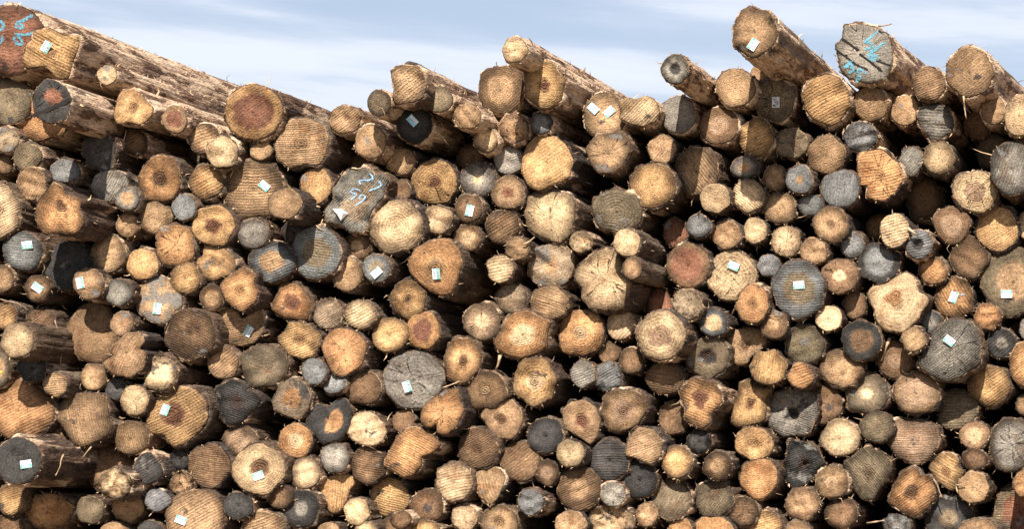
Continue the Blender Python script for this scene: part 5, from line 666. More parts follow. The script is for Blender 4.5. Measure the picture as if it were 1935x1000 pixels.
# logs beyond the picture and deep in the gaps: x, y, diameter, metres it sticks out
FILL = [(-1471.4,528.1,103.1,-0.02), (-1267.9,865.2,105.5,-0.03), (1249.4,1096.2,98.8,0.09), (-205.3,1056.4,104.9,-0.09), (-338.6,1032.2,104.8,0.01), (-1259.1,1032.3,104.3,-0.04), (-314.3,871.5,101.3,0.06), (-1471.6,866.0,96.3,0.02), (103.5,1070.4,89.2,0.06), (2035.5,875.1,93.4,-0.01), (-664.6,750.9,99.4,-0.04), (-257.9,344.5,96.0,-0.08), (894.6,1059.6,101.4,0.03), (-737.1,1051.6,103.1,-0.0), (-546.4,510.5,98.8,0.09), (-159.7,357.6,108.3,-0.05), (-88.9,678.9,108.3,0.01), (-451.9,594.6,97.6,-0.07), (-550.9,1036.0,109.5,0.05), (2079.1,777.0,108.7,-0.03), (-1422.2,948.1,87.0,0.09), (-510.0,283.2,103.8,0.08), (2294.5,605.4,106.5,-0.03), (-1173.8,904.3,90.7,0.05), (-164.6,254.9,90.9,-0.0), (-1224.0,426.7,101.7,-0.01), (-889.5,474.0,96.2,-0.1), (-102.9,1006.6,108.5,0.05), (-979.5,370.3,105.7,0.01), (-266.2,197.6,92.0,-0.0), (-1058.7,1067.3,98.3,0.04), (-519.5,871.6,105.6,-0.04), (-1145.7,757.6,88.0,0.01), (-1403.3,762.1,104.8,-0.01), (-468.7,86.7,92.0,0.08), (2321.5,809.4,97.6,0.05), (-803.6,262.9,92.4,0.01), (-392.6,513.6,95.2,0.01), (-189.5,131.3,98.7,0.09), (-862.1,347.6,89.0,0.03), (-289.4,522.1,103.5,-0.01), (-909.2,678.6,100.3,-0.08), (-826.4,588.4,106.4,0.02), (2155.8,451.9,104.3,-0.09), (1101.1,1076.1,102.3,0.09), (2208.9,800.4,107.9,0.08), (-827.8,1069.3,89.7,-0.02), (-616.7,128.2,88.3,0.01), (-1390.4,1040.9,90.0,0.06), (-1100.1,489.5,106.4,-0.04), (-758.5,149.4,106.8,-0.02), (255.9,1080.4,91.3,-0.06), (-704.6,432.3,97.4,0.05), (-616.4,271.6,96.1,0.08), (-245.1,650.1,107.0,0.09), (2103.3,1097.0,105.5,0.09), (2062.9,614.2,95.1,-0.09), (-405.8,688.0,89.4,-0.03), (2300.9,955.6,99.1,-0.09), (-928.7,1050.6,101.4,-0.01), (-1248.5,759.3,98.7,0.02), (1478.6,1080.6,103.9,-0.09), (516.7,1079.3,85.2,-0.08), (-308.5,94.6,99.9,-0.08), (-1008.5,698.7,85.1,-0.04), (-1006.7,545.4,105.7,0.06), (-675.0,901.3,109.7,-0.05), (-634.7,612.3,108.6,-0.06), (-1458.8,1049.3,94.5,-0.09), (-942.8,906.9,86.3,-0.06), (2293.7,442.8,95.6,0.0), (637.8,1078.1,86.8,0.1), (-221.0,787.0,102.2,0.02), (-203.9,955.3,99.8,0.09), (2191.8,625.5,95.6,-0.0), (-360.2,241.6,88.6,0.03), (2248.2,1041.6,107.2,-0.04), (2012.5,1028.9,97.2,-0.07), (-1378.8,637.1,94.2,0.07), (-1305.9,383.4,89.6,-0.07), (392.4,1082.3,86.1,-0.04), (2015.6,447.4,92.9,0.0), (-468.3,407.5,86.4,0.09), (-97.2,542.6,105.9,0.02), (-1068.5,260.4,90.4,-0.07), (-743.7,506.9,96.2,-0.09), (1660.1,1090.1,101.4,-0.01), (-1118.7,364.2,99.1,-0.07), (-1315.7,527.5,98.1,0.07), (1816.9,1101.7,93.2,0.05), (-826.2,898.8,94.7,-0.02), (-501.9,731.0,102.6,0.03), (2032.7,335.0,93.5,0.05), (-1065.8,850.8,103.5,-0.03), (757.5,1080.6,106.4,0.03), (-1003.9,978.9,85.2,-0.02), (-401.0,1095.0,86.6,-0.07), (2123.1,916.7,98.2,-0.04), (1359.3,1102.4,89.2,-0.05), (1000.8,1060.9,100.9,-0.02), (-1124.6,601.6,86.1,-0.05), (2317.9,709.2,100.2,0.05), (27.4,1084.4,95.8,-0.03), (-885.0,832.3,99.3,-0.08), (1932.6,1093.5,99.3,-0.0), (-783.3,772.9,86.4,0.07), (-123.2,801.6,90.8,0.01), (-80.4,893.8,98.0,0.02), (-687.7,330.7,106.9,0.03), (-392.5,923.6,104.1,-0.06), (-1165.5,1048.1,85.9,-0.01), (-355.5,767.8,87.6,0.1), (-1491.1,652.7,97.9,0.07), (-1173.4,676.2,93.2,-0.07), (-1374.8,467.7,86.8,-0.05), (-94.2,434.5,98.1,0.01), (-878.4,182.3,94.1,-0.05), (2078.0,521.2,96.4,-0.07), (2221.3,375.7,88.9,-0.01), (-357.3,401.9,92.0,-0.02), (-643.3,1029.9,92.3,0.03), (-491.9,171.4,90.0,-0.03), (-1215.5,575.2,85.2,-0.03), (-199.6,491.6,107.1,0.05), (-973.4,230.8,92.2,-0.1), (-748.1,658.6,96.7,0.01), (-536.4,378.4,100.5,-0.03), (-975.4,778.3,93.3,-0.02), (-420.5,820.3,92.9,0.01), (2326.0,1096.3,86.3,-0.07), (-89.5,308.7,100.0,0.08), (-353.9,602.5,85.7,0.01), (-387.1,159.6,85.6,-0.06), (-1372.9,863.2,86.0,0.02), (-559.8,649.1,88.4,0.07), (-596.4,460.9,87.5,-0.03), (-96.5,192.4,99.9,0.01), (-896.8,285.2,83.2,-0.07), (-1267.2,640.5,77.3,0.01), (-762.6,852.2,71.5,0.02), (1570.7,1095.6,79.2,-0.03), (2243.3,517.7,77.3,0.09), (-282.7,432.0,75.3,0.02), (-395.9,319.4,80.0,-0.01), (-557.9,783.0,78.3,-0.07), (-1102.8,975.6,91.6,-0.01), (-74.5,1102.0,75.9,0.09), (-1101.3,688.1,74.0,-0.02), (-1498.5,937.8,86.4,-0.1), (-699.5,227.2,81.3,-0.01), (2147.2,706.0,92.1,-0.01), (2014.7,684.1,71.5,0.03), (-844.2,985.1,78.0,0.06), (-878.1,748.8,75.9,0.07), (2145.7,1005.1,86.2,-0.07), (2221.0,907.5,78.2,0.09), (-1328.4,1112.8,73.0,0.07), (-561.7,947.9,83.5,-0.1), (2117.7,351.0,80.8,0.0), (-98.8,99.3,72.7,-0.0), (-779.5,358.6,75.2,0.03), (-567.2,1112.1,73.3,-0.09), (-1225.7,337.1,80.5,-0.0), (-1478.4,749.6,84.0,-0.08), (2019.0,1111.8,70.3,0.09), (-456.9,969.3,65.5,-0.09), (-308.9,1115.8,62.1,-0.08), (1992.7,797.2,68.9,-0.08), (-1194.3,1114.6,65.8,-0.09), (-841.6,450.8,72.5,0.05), (-1337.8,721.4,61.6,0.07), (2174.8,532.4,68.2,0.06), (1737.8,1064.3,70.6,0.07), (-242.4,68.0,75.8,0.03), (-1067.1,615.7,67.2,0.06), (-530.5,112.1,61.2,-0.07), (-155.0,715.3,63.1,-0.1), (-634.4,827.9,64.7,0.06), (-670.6,1107.6,62.1,-0.04), (1401.1,1036.7,61.6,-0.01), (-1411.9,1101.6,63.4,-0.05), (-134.4,1110.6,70.8,-0.07), (2225.8,707.6,73.5,0.1), (-281.5,959.7,64.2,0.08), (-582.8,195.4,67.3,0.04), (-177.5,587.9,61.7,0.04), (-177.6,865.6,72.1,0.04), (1194.4,1040.9,62.1,0.01), (-497.0,1112.7,61.8,0.03), (-1309.3,947.1,62.3,-0.07), (-1412.4,556.6,63.2,0.1), (-325.1,682.1,69.6,-0.05), (-908.1,550.3,62.0,0.03), (-1075.4,409.0,69.2,0.04), (-880.7,972.8,53.3,-0.07), (-598.0,701.7,60.9,-0.03), (-782.6,953.0,58.4,0.1), (-1250.3,962.0,55.2,0.09), (314.4,1121.4,54.5,0.04), (-457.6,1024.0,51.9,-0.0), (-1134.2,1116.8,59.2,0.01), (-705.8,575.0,59.3,-0.1), (-1040.4,310.0,52.1,0.03), (-808.9,679.4,57.3,-0.08), (2196.4,1111.0,53.0,-0.08), (166.1,1039.0,51.0,0.07), (-686.8,512.6,53.1,-0.01), (-1464.2,1123.6,51.9,-0.08), (187.2,1113.7,56.6,-0.08), (575.5,1119.7,58.2,0.08), (-263.4,720.9,53.0,-0.01), (-916.3,1122.0,51.2,0.06), (-230.3,268.9,51.8,-0.01), (2012.5,552.5,51.8,-0.08), (-973.0,1117.4,52.6,-0.1), (-1237.7,502.7,53.3,0.05), (318.7,1053.7,53.9,-0.01), (2036.9,958.0,51.5,0.07), (846.5,1111.7,54.4,-0.03), (564.9,1045.7,53.0,0.05), (-383.5,43.6,53.5,-0.08), (-1031.1,455.9,59.0,0.06), (-660.2,165.2,52.2,-0.09), (-895.3,400.9,46.1,-0.0), (-910.8,605.2,50.5,-0.01), (1978.9,619.9,48.6,0.0), (2295.8,876.1,44.3,0.04), (1602.7,1041.7,47.0,0.05), (-685.1,99.8,45.7,-0.05), (-1394.6,1125.5,44.7,0.08), (-1340.6,785.4,42.7,0.05), (-1165.9,829.3,51.9,-0.07), (953.3,1115.4,42.8,-0.02), (1161.7,1118.9,43.0,0.09), (2069.5,406.1,48.4,-0.03), (-1156.9,298.8,49.6,-0.09), (-425.9,226.8,52.2,-0.08), (-327.7,949.0,48.7,-0.03), (-1080.5,749.2,48.7,0.05), (-156.7,67.4,45.3,0.02), (-609.5,544.2,54.8,0.06), (2137.5,835.4,50.9,0.08), (2131.2,587.4,47.8,-0.1), (2263.5,1118.4,51.4,-0.05), (2208.6,976.1,44.0,-0.07), (-210.7,420.3,45.8,-0.03), (432.2,1034.1,43.6,0.1), (-625.1,371.9,44.9,0.05), (1530.1,1033.8,43.8,0.07), (-1001.0,628.6,53.3,0.07), (435.9,1110.2,45.2,0.09), (2322.5,524.0,49.3,-0.06), (-716.6,819.6,44.6,0.1), (-833.4,131.7,46.1,-0.0), (2075.0,1007.3,43.5,0.03), (-1385.1,405.5,42.9,-0.04), (-60.8,775.8,54.5,0.06), (-335.1,309.4,44.4,0.01), (-263.8,1120.8,47.0,-0.02), (-826.9,514.2,44.8,-0.03), (1995.6,949.2,43.1,-0.05), (-1281.9,461.4,43.0,-0.02), (2266.2,843.8,35.4,-0.02), (1985.6,382.1,37.9,0.05), (-1472.4,976.8,42.7,0.06), (1056.2,1121.1,41.7,-0.09), (2088.6,671.3,41.1,0.01), (-984.1,850.2,36.8,-0.03), (2301.5,373.9,43.2,-0.04), (-828.7,1131.1,34.9,0.09), (894.0,1127.2,39.5,0.03), (-332.0,33.9,37.7,-0.1), (-1033.7,923.2,40.8,-0.09), (1859.9,1056.1,37.8,0.06), (-932.7,982.3,34.4,-0.08), (-463.1,804.1,35.7,-0.09), (-1063.1,550.5,35.4,-0.02), (2322.5,1035.1,34.8,0.03), (-316.5,173.2,41.5,-0.07), (2012.7,749.1,38.7,-0.07), (128.6,1129.7,37.3,-0.09), (-324.1,456.9,35.4,-0.04), (-748.6,435.7,39.8,-0.06), (-1493.0,807.0,34.8,-0.02), (-762.6,1119.7,39.8,0.04), (-1052.7,343.2,37.2,-0.06), (-1328.3,464.4,36.1,0.01), (-1196.3,967.9,37.7,0.08), (-1469.5,447.1,37.8,-0.05), (-1302.0,597.6,37.3,0.0), (-1199.9,481.8,34.9,0.07), (-545.3,580.9,40.9,-0.06), (-1061.7,1128.2,36.6,-0.05), (-454.7,473.9,41.3,0.06), (-1417.1,416.8,39.6,-0.1), (-189.9,1127.4,41.1,-0.07), (-845.0,1124.8,34.7,-0.07), (-236.7,559.5,34.3,0.02), (1309.5,1054.5,38.6,-0.0), (-874.1,646.9,34.5,0.04), (-1278.4,1105.1,34.9,0.07), (1005.8,1128.1,38.4,0.02), (-182.9,38.3,35.3,0.03), (-626.8,203.0,34.6,-0.06), (-231.3,859.9,41.0,0.01), (-281.1,596.9,35.8,-0.07), (-149.3,638.1,36.4,-0.03), (2223.6,458.0,34.9,0.01), (1748.2,1114.3,37.0,-0.03), (-673.6,983.6,42.4,-0.07), (-47.6,949.2,34.2,0.07), (-1425.9,690.3,37.8,0.04), (-406.2,1005.5,36.2,-0.06), (2177.0,873.0,42.5,-0.01), (-834.2,833.9,36.4,0.03), (-943.3,182.6,35.1,-0.05), (-392.8,754.4,42.2,-0.06), (-241.6,134.7,36.7,-0.06), (1973.5,883.9,29.0,-0.0), (-65.1,597.3,31.6,0.1), (-784.8,719.2,29.6,-0.02), (-1393.4,600.4,32.5,-0.09), (2064.1,701.3,30.6,0.08), (-57.9,121.4,34.6,0.06), (2181.8,1063.2,28.8,0.07), (-1134.0,815.0,30.0,-0.0), (1986.0,291.9,28.8,-0.08), (-133.4,1055.0,28.9,-0.05), (-986.0,453.7,29.2,0.08), (-269.2,760.0,30.9,-0.03), (540.2,1124.4,30.2,0.01), (-525.2,451.2,29.1,0.1), (-38.1,1042.8,29.9,0.01), (1822.4,1037.3,28.0,-0.04), (-609.4,1091.3,29.3,-0.1), (-1484.9,934.7,29.4,0.08), (-131.3,943.9,28.1,0.03), (-589.3,76.3,30.4,0.03), (-474.0,1070.2,27.7,-0.0), (-741.3,274.9,34.6,0.08), (-440.3,339.4,32.1,-0.06), (-481.2,665.2,27.5,-0.03), (-95.1,743.6,27.4,0.0), (-655.3,1130.1,30.2,0.09), (-621.7,885.5,27.4,0.09), (705.7,1035.4,29.6,0.02), (705.2,1131.2,27.7,-0.05), (-289.9,798.8,27.8,0.07), (832.6,1033.3,30.1,0.06), (640.3,1130.2,30.8,-0.07), (-655.3,80.9,29.9,-0.02), (441.3,1071.3,27.9,0.04), (-813.0,195.6,27.7,-0.04), (-280.7,273.0,28.9,0.05), (-882.4,236.4,32.7,0.08), (1994.0,586.2,30.7,-0.01), (-451.0,509.3,33.9,-0.02), (2323.8,897.8,28.2,-0.06), (-350.9,1125.5,29.2,-0.09), (-775.0,1006.2,27.4,-0.03), (-221.2,898.2,32.6,-0.04), (-1383.2,700.7,29.6,0.06), (-984.8,290.2,32.0,-0.02), (-1117.0,912.6,29.7,0.05), (-455.6,912.9,31.6,-0.08), (-666.9,681.0,29.4,-0.02), (-1088.8,1074.5,27.7,-0.1), (1979.2,718.3,29.5,0.09), (-748.5,983.8,33.6,0.09), (-655.8,524.6,30.1,0.05), (-923.6,956.6,27.5,-0.04), (-295.8,1083.6,31.5,0.01), (-921.2,752.0,27.6,-0.04), (-1167.6,538.6,30.1,-0.06), (1516.3,1133.2,29.0,-0.04), (-147.2,605.7,28.7,0.09), (-360.8,820.5,29.0,0.02), (-851.2,529.1,27.4,-0.08), (2090.7,976.0,28.9,-0.01), (-1012.8,911.6,32.4,-0.03), (-288.9,637.4,30.9,-0.03), (-963.0,1119.4,27.2,0.09), (2115.5,644.1,31.1,-0.01), (1713.8,1128.8,33.4,0.05), (-109.6,742.5,33.6,-0.09), (-431.7,277.0,29.0,0.01), (-776.5,412.2,29.3,-0.08), (-517.6,1120.5,29.3,-0.08), (-353.1,853.6,33.9,-0.07), (-608.0,72.8,31.5,-0.02), (-56.7,486.6,33.3,0.1), (-1158.4,437.1,30.1,-0.01), (1905.0,1032.9,31.9,-0.03), (2259.8,673.1,29.9,-0.01), (-263.5,25.0,31.2,-0.03), (-634.9,232.7,31.0,-0.06), (-1242.5,909.2,32.7,0.07), (-850.1,1023.9,27.8,-0.08), (-64.9,61.8,30.4,0.03), (1877.4,1121.5,29.4,-0.03), (-900.9,358.5,30.5,-0.06), (-1318.7,821.4,27.5,-0.01), (-56.5,237.3,34.3,0.04), (-552.7,441.2,32.8,0.03), (-907.2,923.7,28.8,0.03), (87.9,1120.1,29.9,-0.1), (1663.0,430.6,55.4,-0.54), (380.7,289.3,52.2,-0.57), (55.7,830.0,46.5,-0.64), (1696.4,968.1,51.0,-1.03), (499.0,726.7,45.0,-1.0), (232.8,870.6,47.8,-1.41), (207.9,433.2,49.7,-0.85), (206.5,668.9,39.8,-1.33), (1073.0,991.4,36.8,-0.51), (958.2,556.5,44.4,-0.6), (216.4,198.1,44.6,-0.91), (243.4,281.1,37.5,-0.77), (843.8,258.9,36.0,-1.42), (1748.6,308.5,43.0,-1.24), (822.7,581.1,37.2,-1.03), (49.0,287.9,29.6,-0.52), (988.1,615.6,32.4,-1.48), (1187.3,391.7,35.3,-1.08), (1421.3,819.1,35.7,-0.85), (926.1,274.2,36.1,-0.65), (1354.8,289.3,29.2,-0.62), (266.6,324.6,29.1,-1.2), (1330.8,1004.6,36.8,-1.26), (142.3,489.4,34.6,-1.07), (271.8,1008.4,32.4,-1.0), (1005.2,698.0,31.6,-0.51), (1023.1,514.1,32.0,-1.2), (285.3,253.7,30.6,-1.14), (122.4,873.0,29.5,-0.9), (155.8,373.0,32.7,-0.98), (742.9,447.5,29.5,-1.1), (746.4,574.8,29.7,-1.13), (1210.1,311.8,27.6,-1.33), (337.1,217.3,27.4,-1.04), (1191.3,431.2,25.4,-1.08), (0.7,684.8,27.9,-1.02), (803.4,774.6,24.3,-0.71), (69.6,407.7,28.2,-0.86), (800.1,264.9,22.3,-0.77), (1345.8,419.3,22.9,-0.76), (1643.0,671.7,22.7,-1.44), (103.2,901.6,23.4,-0.7), (740.0,302.6,25.9,-0.88), (-15.9,82.6,23.9,-0.74), (211.1,694.4,23.3,-0.67), (532.9,359.4,26.4,-1.43), (45.5,626.3,27.7,-0.46), (620.7,638.8,22.6,-0.96), (1140.3,745.7,26.6,-0.81), (268.4,922.1,25.9,-1.47), (731.9,460.8,24.1,-0.76), (768.8,588.6,26.8,-1.08), (1286.5,333.5,26.1,-1.04), (1148.6,781.5,25.0,-1.29), (738.9,269.8,22.2,-1.12), (-14.6,766.6,26.0,-0.92), (534.3,265.2,26.7,-1.19), (418.3,674.8,22.4,-0.84), (0.1,88.4,25.0,-0.69), (1308.3,316.3,23.5,-1.39), (793.8,1003.9,25.1,-1.29), (508.8,339.8,23.5,-1.39), (1928.2,906.8,22.1,-0.76), (1321.0,449.7,23.5,-1.34), (320.5,377.0,22.4,-1.17), (489.6,924.3,27.7,-0.5), (650.2,373.9,22.3,-0.82), (1749.6,522.8,23.0,-0.63), (594.8,808.9,28.2,-0.72), (353.2,696.0,23.0,-1.17), (860.2,698.8,24.6,-1.47), (1773.9,305.6,25.5,-1.06), (276.9,589.9,22.9,-1.24), (1919.8,789.6,24.2,-0.78), (1853.8,330.8,27.4,-0.79), (1920.6,619.7,26.5,-0.5), (1458.7,381.6,22.4,-1.29), (503.4,256.0,27.1,-1.49), (307.0,928.3,22.6,-1.32), (1330.1,561.7,22.9,-1.03), (54.8,632.1,24.9,-1.03), (35.0,265.9,24.9,-1.5), (380.4,338.9,22.9,-0.94), (1005.0,667.3,24.3,-0.87), (345.8,342.5,22.7,-0.83), (497.2,811.2,22.7,-0.69), (-32.8,275.6,23.1,-1.15), (1433.8,708.8,22.1,-0.52), (1872.0,318.3,22.2,-1.43), (1579.1,465.7,25.0,-0.98), (36.3,743.8,26.3,-0.48), (1250.0,731.9,23.6,-0.86), (1700.4,1009.1,24.5,-1.01), (1795.5,1002.1,22.4,-1.27), (1165.6,753.4,25.4,-0.55), (1171.1,700.2,25.2,-1.43), (1967.7,487.0,27.7,-0.94), (928.4,863.5,25.4,-0.78), (1245.7,486.4,28.4,-0.99), (50.1,989.8,26.7,-0.51), (1802.3,467.7,27.3,-1.49), (349.9,604.9,17.2,-1.06), (212.6,301.7,17.3,-0.59), (805.2,349.8,17.8,-1.06), (1350.5,409.2,17.1,-0.45), (-17.1,736.3,21.7,-1.35), (1820.3,841.2,19.9,-0.52), (1336.4,822.5,20.3,-0.62), (1133.2,563.1,19.9,-0.52), (170.6,674.4,18.6,-1.37), (29.5,516.0,20.4,-1.03), (31.5,136.1,19.1,-1.45), (1666.6,1006.3,21.8,-0.8), (29.7,400.6,20.4,-0.78), (1725.7,425.2,20.1,-0.86), (561.9,495.9,17.6,-0.99), (1216.6,378.4,19.8,-1.09), (1251.3,668.1,19.2,-0.98), (234.7,197.3,20.1,-0.47), (1534.2,285.5,20.2,-1.12), (1472.7,483.9,18.0,-0.51), (218.9,402.6,17.7,-0.73), (1625.8,1008.6,19.7,-0.63), (1601.4,822.7,17.1,-1.03), (1064.1,946.3,21.6,-1.01), (32.0,463.2,18.9,-1.33), (195.1,597.9,18.3,-0.69), (405.4,851.6,21.6,-0.79), (521.8,498.6,21.6,-0.52), (163.1,387.4,20.0,-1.28), (1054.8,788.7,19.9,-0.54), (1453.7,606.0,18.2,-1.41), (717.7,980.8,18.4,-0.67), (1836.4,412.9,18.8,-1.03), (258.9,1001.2,21.9,-1.44), (1458.2,626.3,17.1,-1.02), (110.9,752.3,21.3,-1.19), (1214.6,461.7,18.1,-1.22), (648.5,1000.8,18.9,-0.92), (1898.3,788.9,17.1,-0.96), (734.4,849.0,17.9,-0.61), (239.9,576.0,18.2,-0.79), (46.9,295.2,20.7,-0.97), (1951.4,321.0,17.1,-1.31), (19.2,99.1,19.2,-1.44), (1731.1,791.2,18.4,-0.89), (542.6,273.2,17.3,-1.0), (1373.7,881.6,17.2,-0.74), (1285.3,751.0,17.0,-0.87), (729.2,571.3,21.5,-1.23), (907.8,645.2,17.9,-0.53), (1167.2,960.8,19.9,-1.42), (88.3,138.4,21.2,-0.93), (104.6,577.2,21.8,-0.52), (1809.2,368.4,19.4,-0.47), (248.2,1000.6,17.5,-0.56), (1150.4,765.9,18.8,-1.09), (1598.7,1006.8,21.3,-0.76), (1194.6,307.7,20.8,-1.47), (266.0,481.8,19.2,-1.35), (358.6,780.0,21.7,-1.02), (365.9,475.4,18.4,-0.63), (887.0,795.1,20.0,-0.95), (417.5,332.3,17.9,-1.13), (118.5,920.5,18.0,-0.9), (1171.7,344.5,18.3,-0.82), (60.2,267.3,17.2,-0.56), (625.6,340.8,17.1,-0.76), (1420.4,598.4,19.2,-0.53), (1454.2,851.1,19.9,-1.24), (433.8,493.7,18.3,-1.41), (290.9,415.4,18.0,-1.45), (837.2,846.9,18.9,-1.1), (1496.0,324.4,19.3,-0.64), (1680.3,350.6,20.7,-1.4), (90.8,581.7,17.7,-0.71), (745.0,569.2,18.6,-0.59), (251.3,323.5,21.4,-0.79), (1308.5,512.6,20.1,-0.89), (1586.3,284.2,18.9,-0.85), (819.4,499.3,17.5,-1.08), (410.5,724.2,17.0,-1.5), (1124.6,586.5,18.0,-0.48), (495.6,587.2,19.2,-1.04), (296.2,226.2,17.0,-1.3), (-25.5,216.1,19.1,-1.3), (1420.1,722.9,17.5,-0.56), (923.6,315.7,20.2,-0.96), (1217.1,364.6,21.8,-0.54), (989.1,643.2,19.7,-1.37)]
_r = random.Random(4)
for x_, y_, s_, d_ in FILL:
    c_ = _r.choice('TTYPDDGOKL')
    LOGS.append(dict(x=x_, y=y_, w=s_, h=s_ * _r.uniform(.94, 1.06), d=d_, v=(2450, 930), poly=None, tags=[], label='', cheap=1,
                     o=dict(c=c_, heart=c_, hr=0, saw=.4, sa=_r.uniform(-40, 60), ring=.4, kz=1)))

NREF = 0


def outline(L, rng, n):
    th = np.linspace(0, 2 * np.pi, n, endpoint=False)
    if L['poly']:
        pts = np.array(L['poly'], float) - (L['x'], L['y'])
        r = np.zeros(n)
        a, bq = pts, np.roll(pts, -1, 0)
        for i, t_ in enumerate(th):
            d = np.array([math.cos(t_), math.sin(t_)])
            e = bq - a
            den = d[0] * e[:, 1] - d[1] * e[:, 0]
            den[np.abs(den) < 1e-9] = 1e-9
            s = (a[:, 0] * e[:, 1] - a[:, 1] * e[:, 0]) / den
            q_ = (a[:, 0] * d[1] - a[:, 1] * d[0]) / den
            ok = (q_ >= -1e-6) & (q_ <= 1 + 1e-6) & (s > 0)
            r[i] = s[ok].max() if ok.any() else 0.5 * min(L['w'], L['h'])
        r = 0.6 * r + 0.2 * np.roll(r, 1) + 0.2 * np.roll(r, -1)
        wob = 0.008
    else:
        a_, b_ = L['w'] / 2, L['h'] / 2
        r = 1.0 / np.sqrt((np.cos(th) / a_) ** 2 + (np.sin(th) / b_) ** 2)
        wob = L['o'].get('w', 0.030)
    f = np.ones(n)
    for k in range(2, 8):
        f += wob * 1.5 / k ** 0.5 * rng.normal() * np.cos(k * th + rng.uniform(0, 6.28)) * (0.8 if k > 2 else 0.6)
    f += rng.normal(0, 0.010 + 0.018 * L['o'].get('e', 0.0), n)
    return th, r * f


def vnoise(rng, n, m_):
    """smooth periodic noise (angle, length)"""
    out = np.zeros((m_, n))
    th = np.linspace(0, 2 * np.pi, n, endpoint=False)
    zz = np.arange(m_)
    for _ in range(9):
        k = rng.integers(2, 13)
        out += rng.normal() * np.cos(k * th[None, :] + rng.uniform(0, 6.28) + np.cumsum(rng.normal(0, 0.25, m_))[:, None]) / 3.0
    return out


RN = [0.0, 0.13, 0.27, 0.41, 0.55, 0.68, 0.79, 0.88, 0.945, 0.98, 1.0]


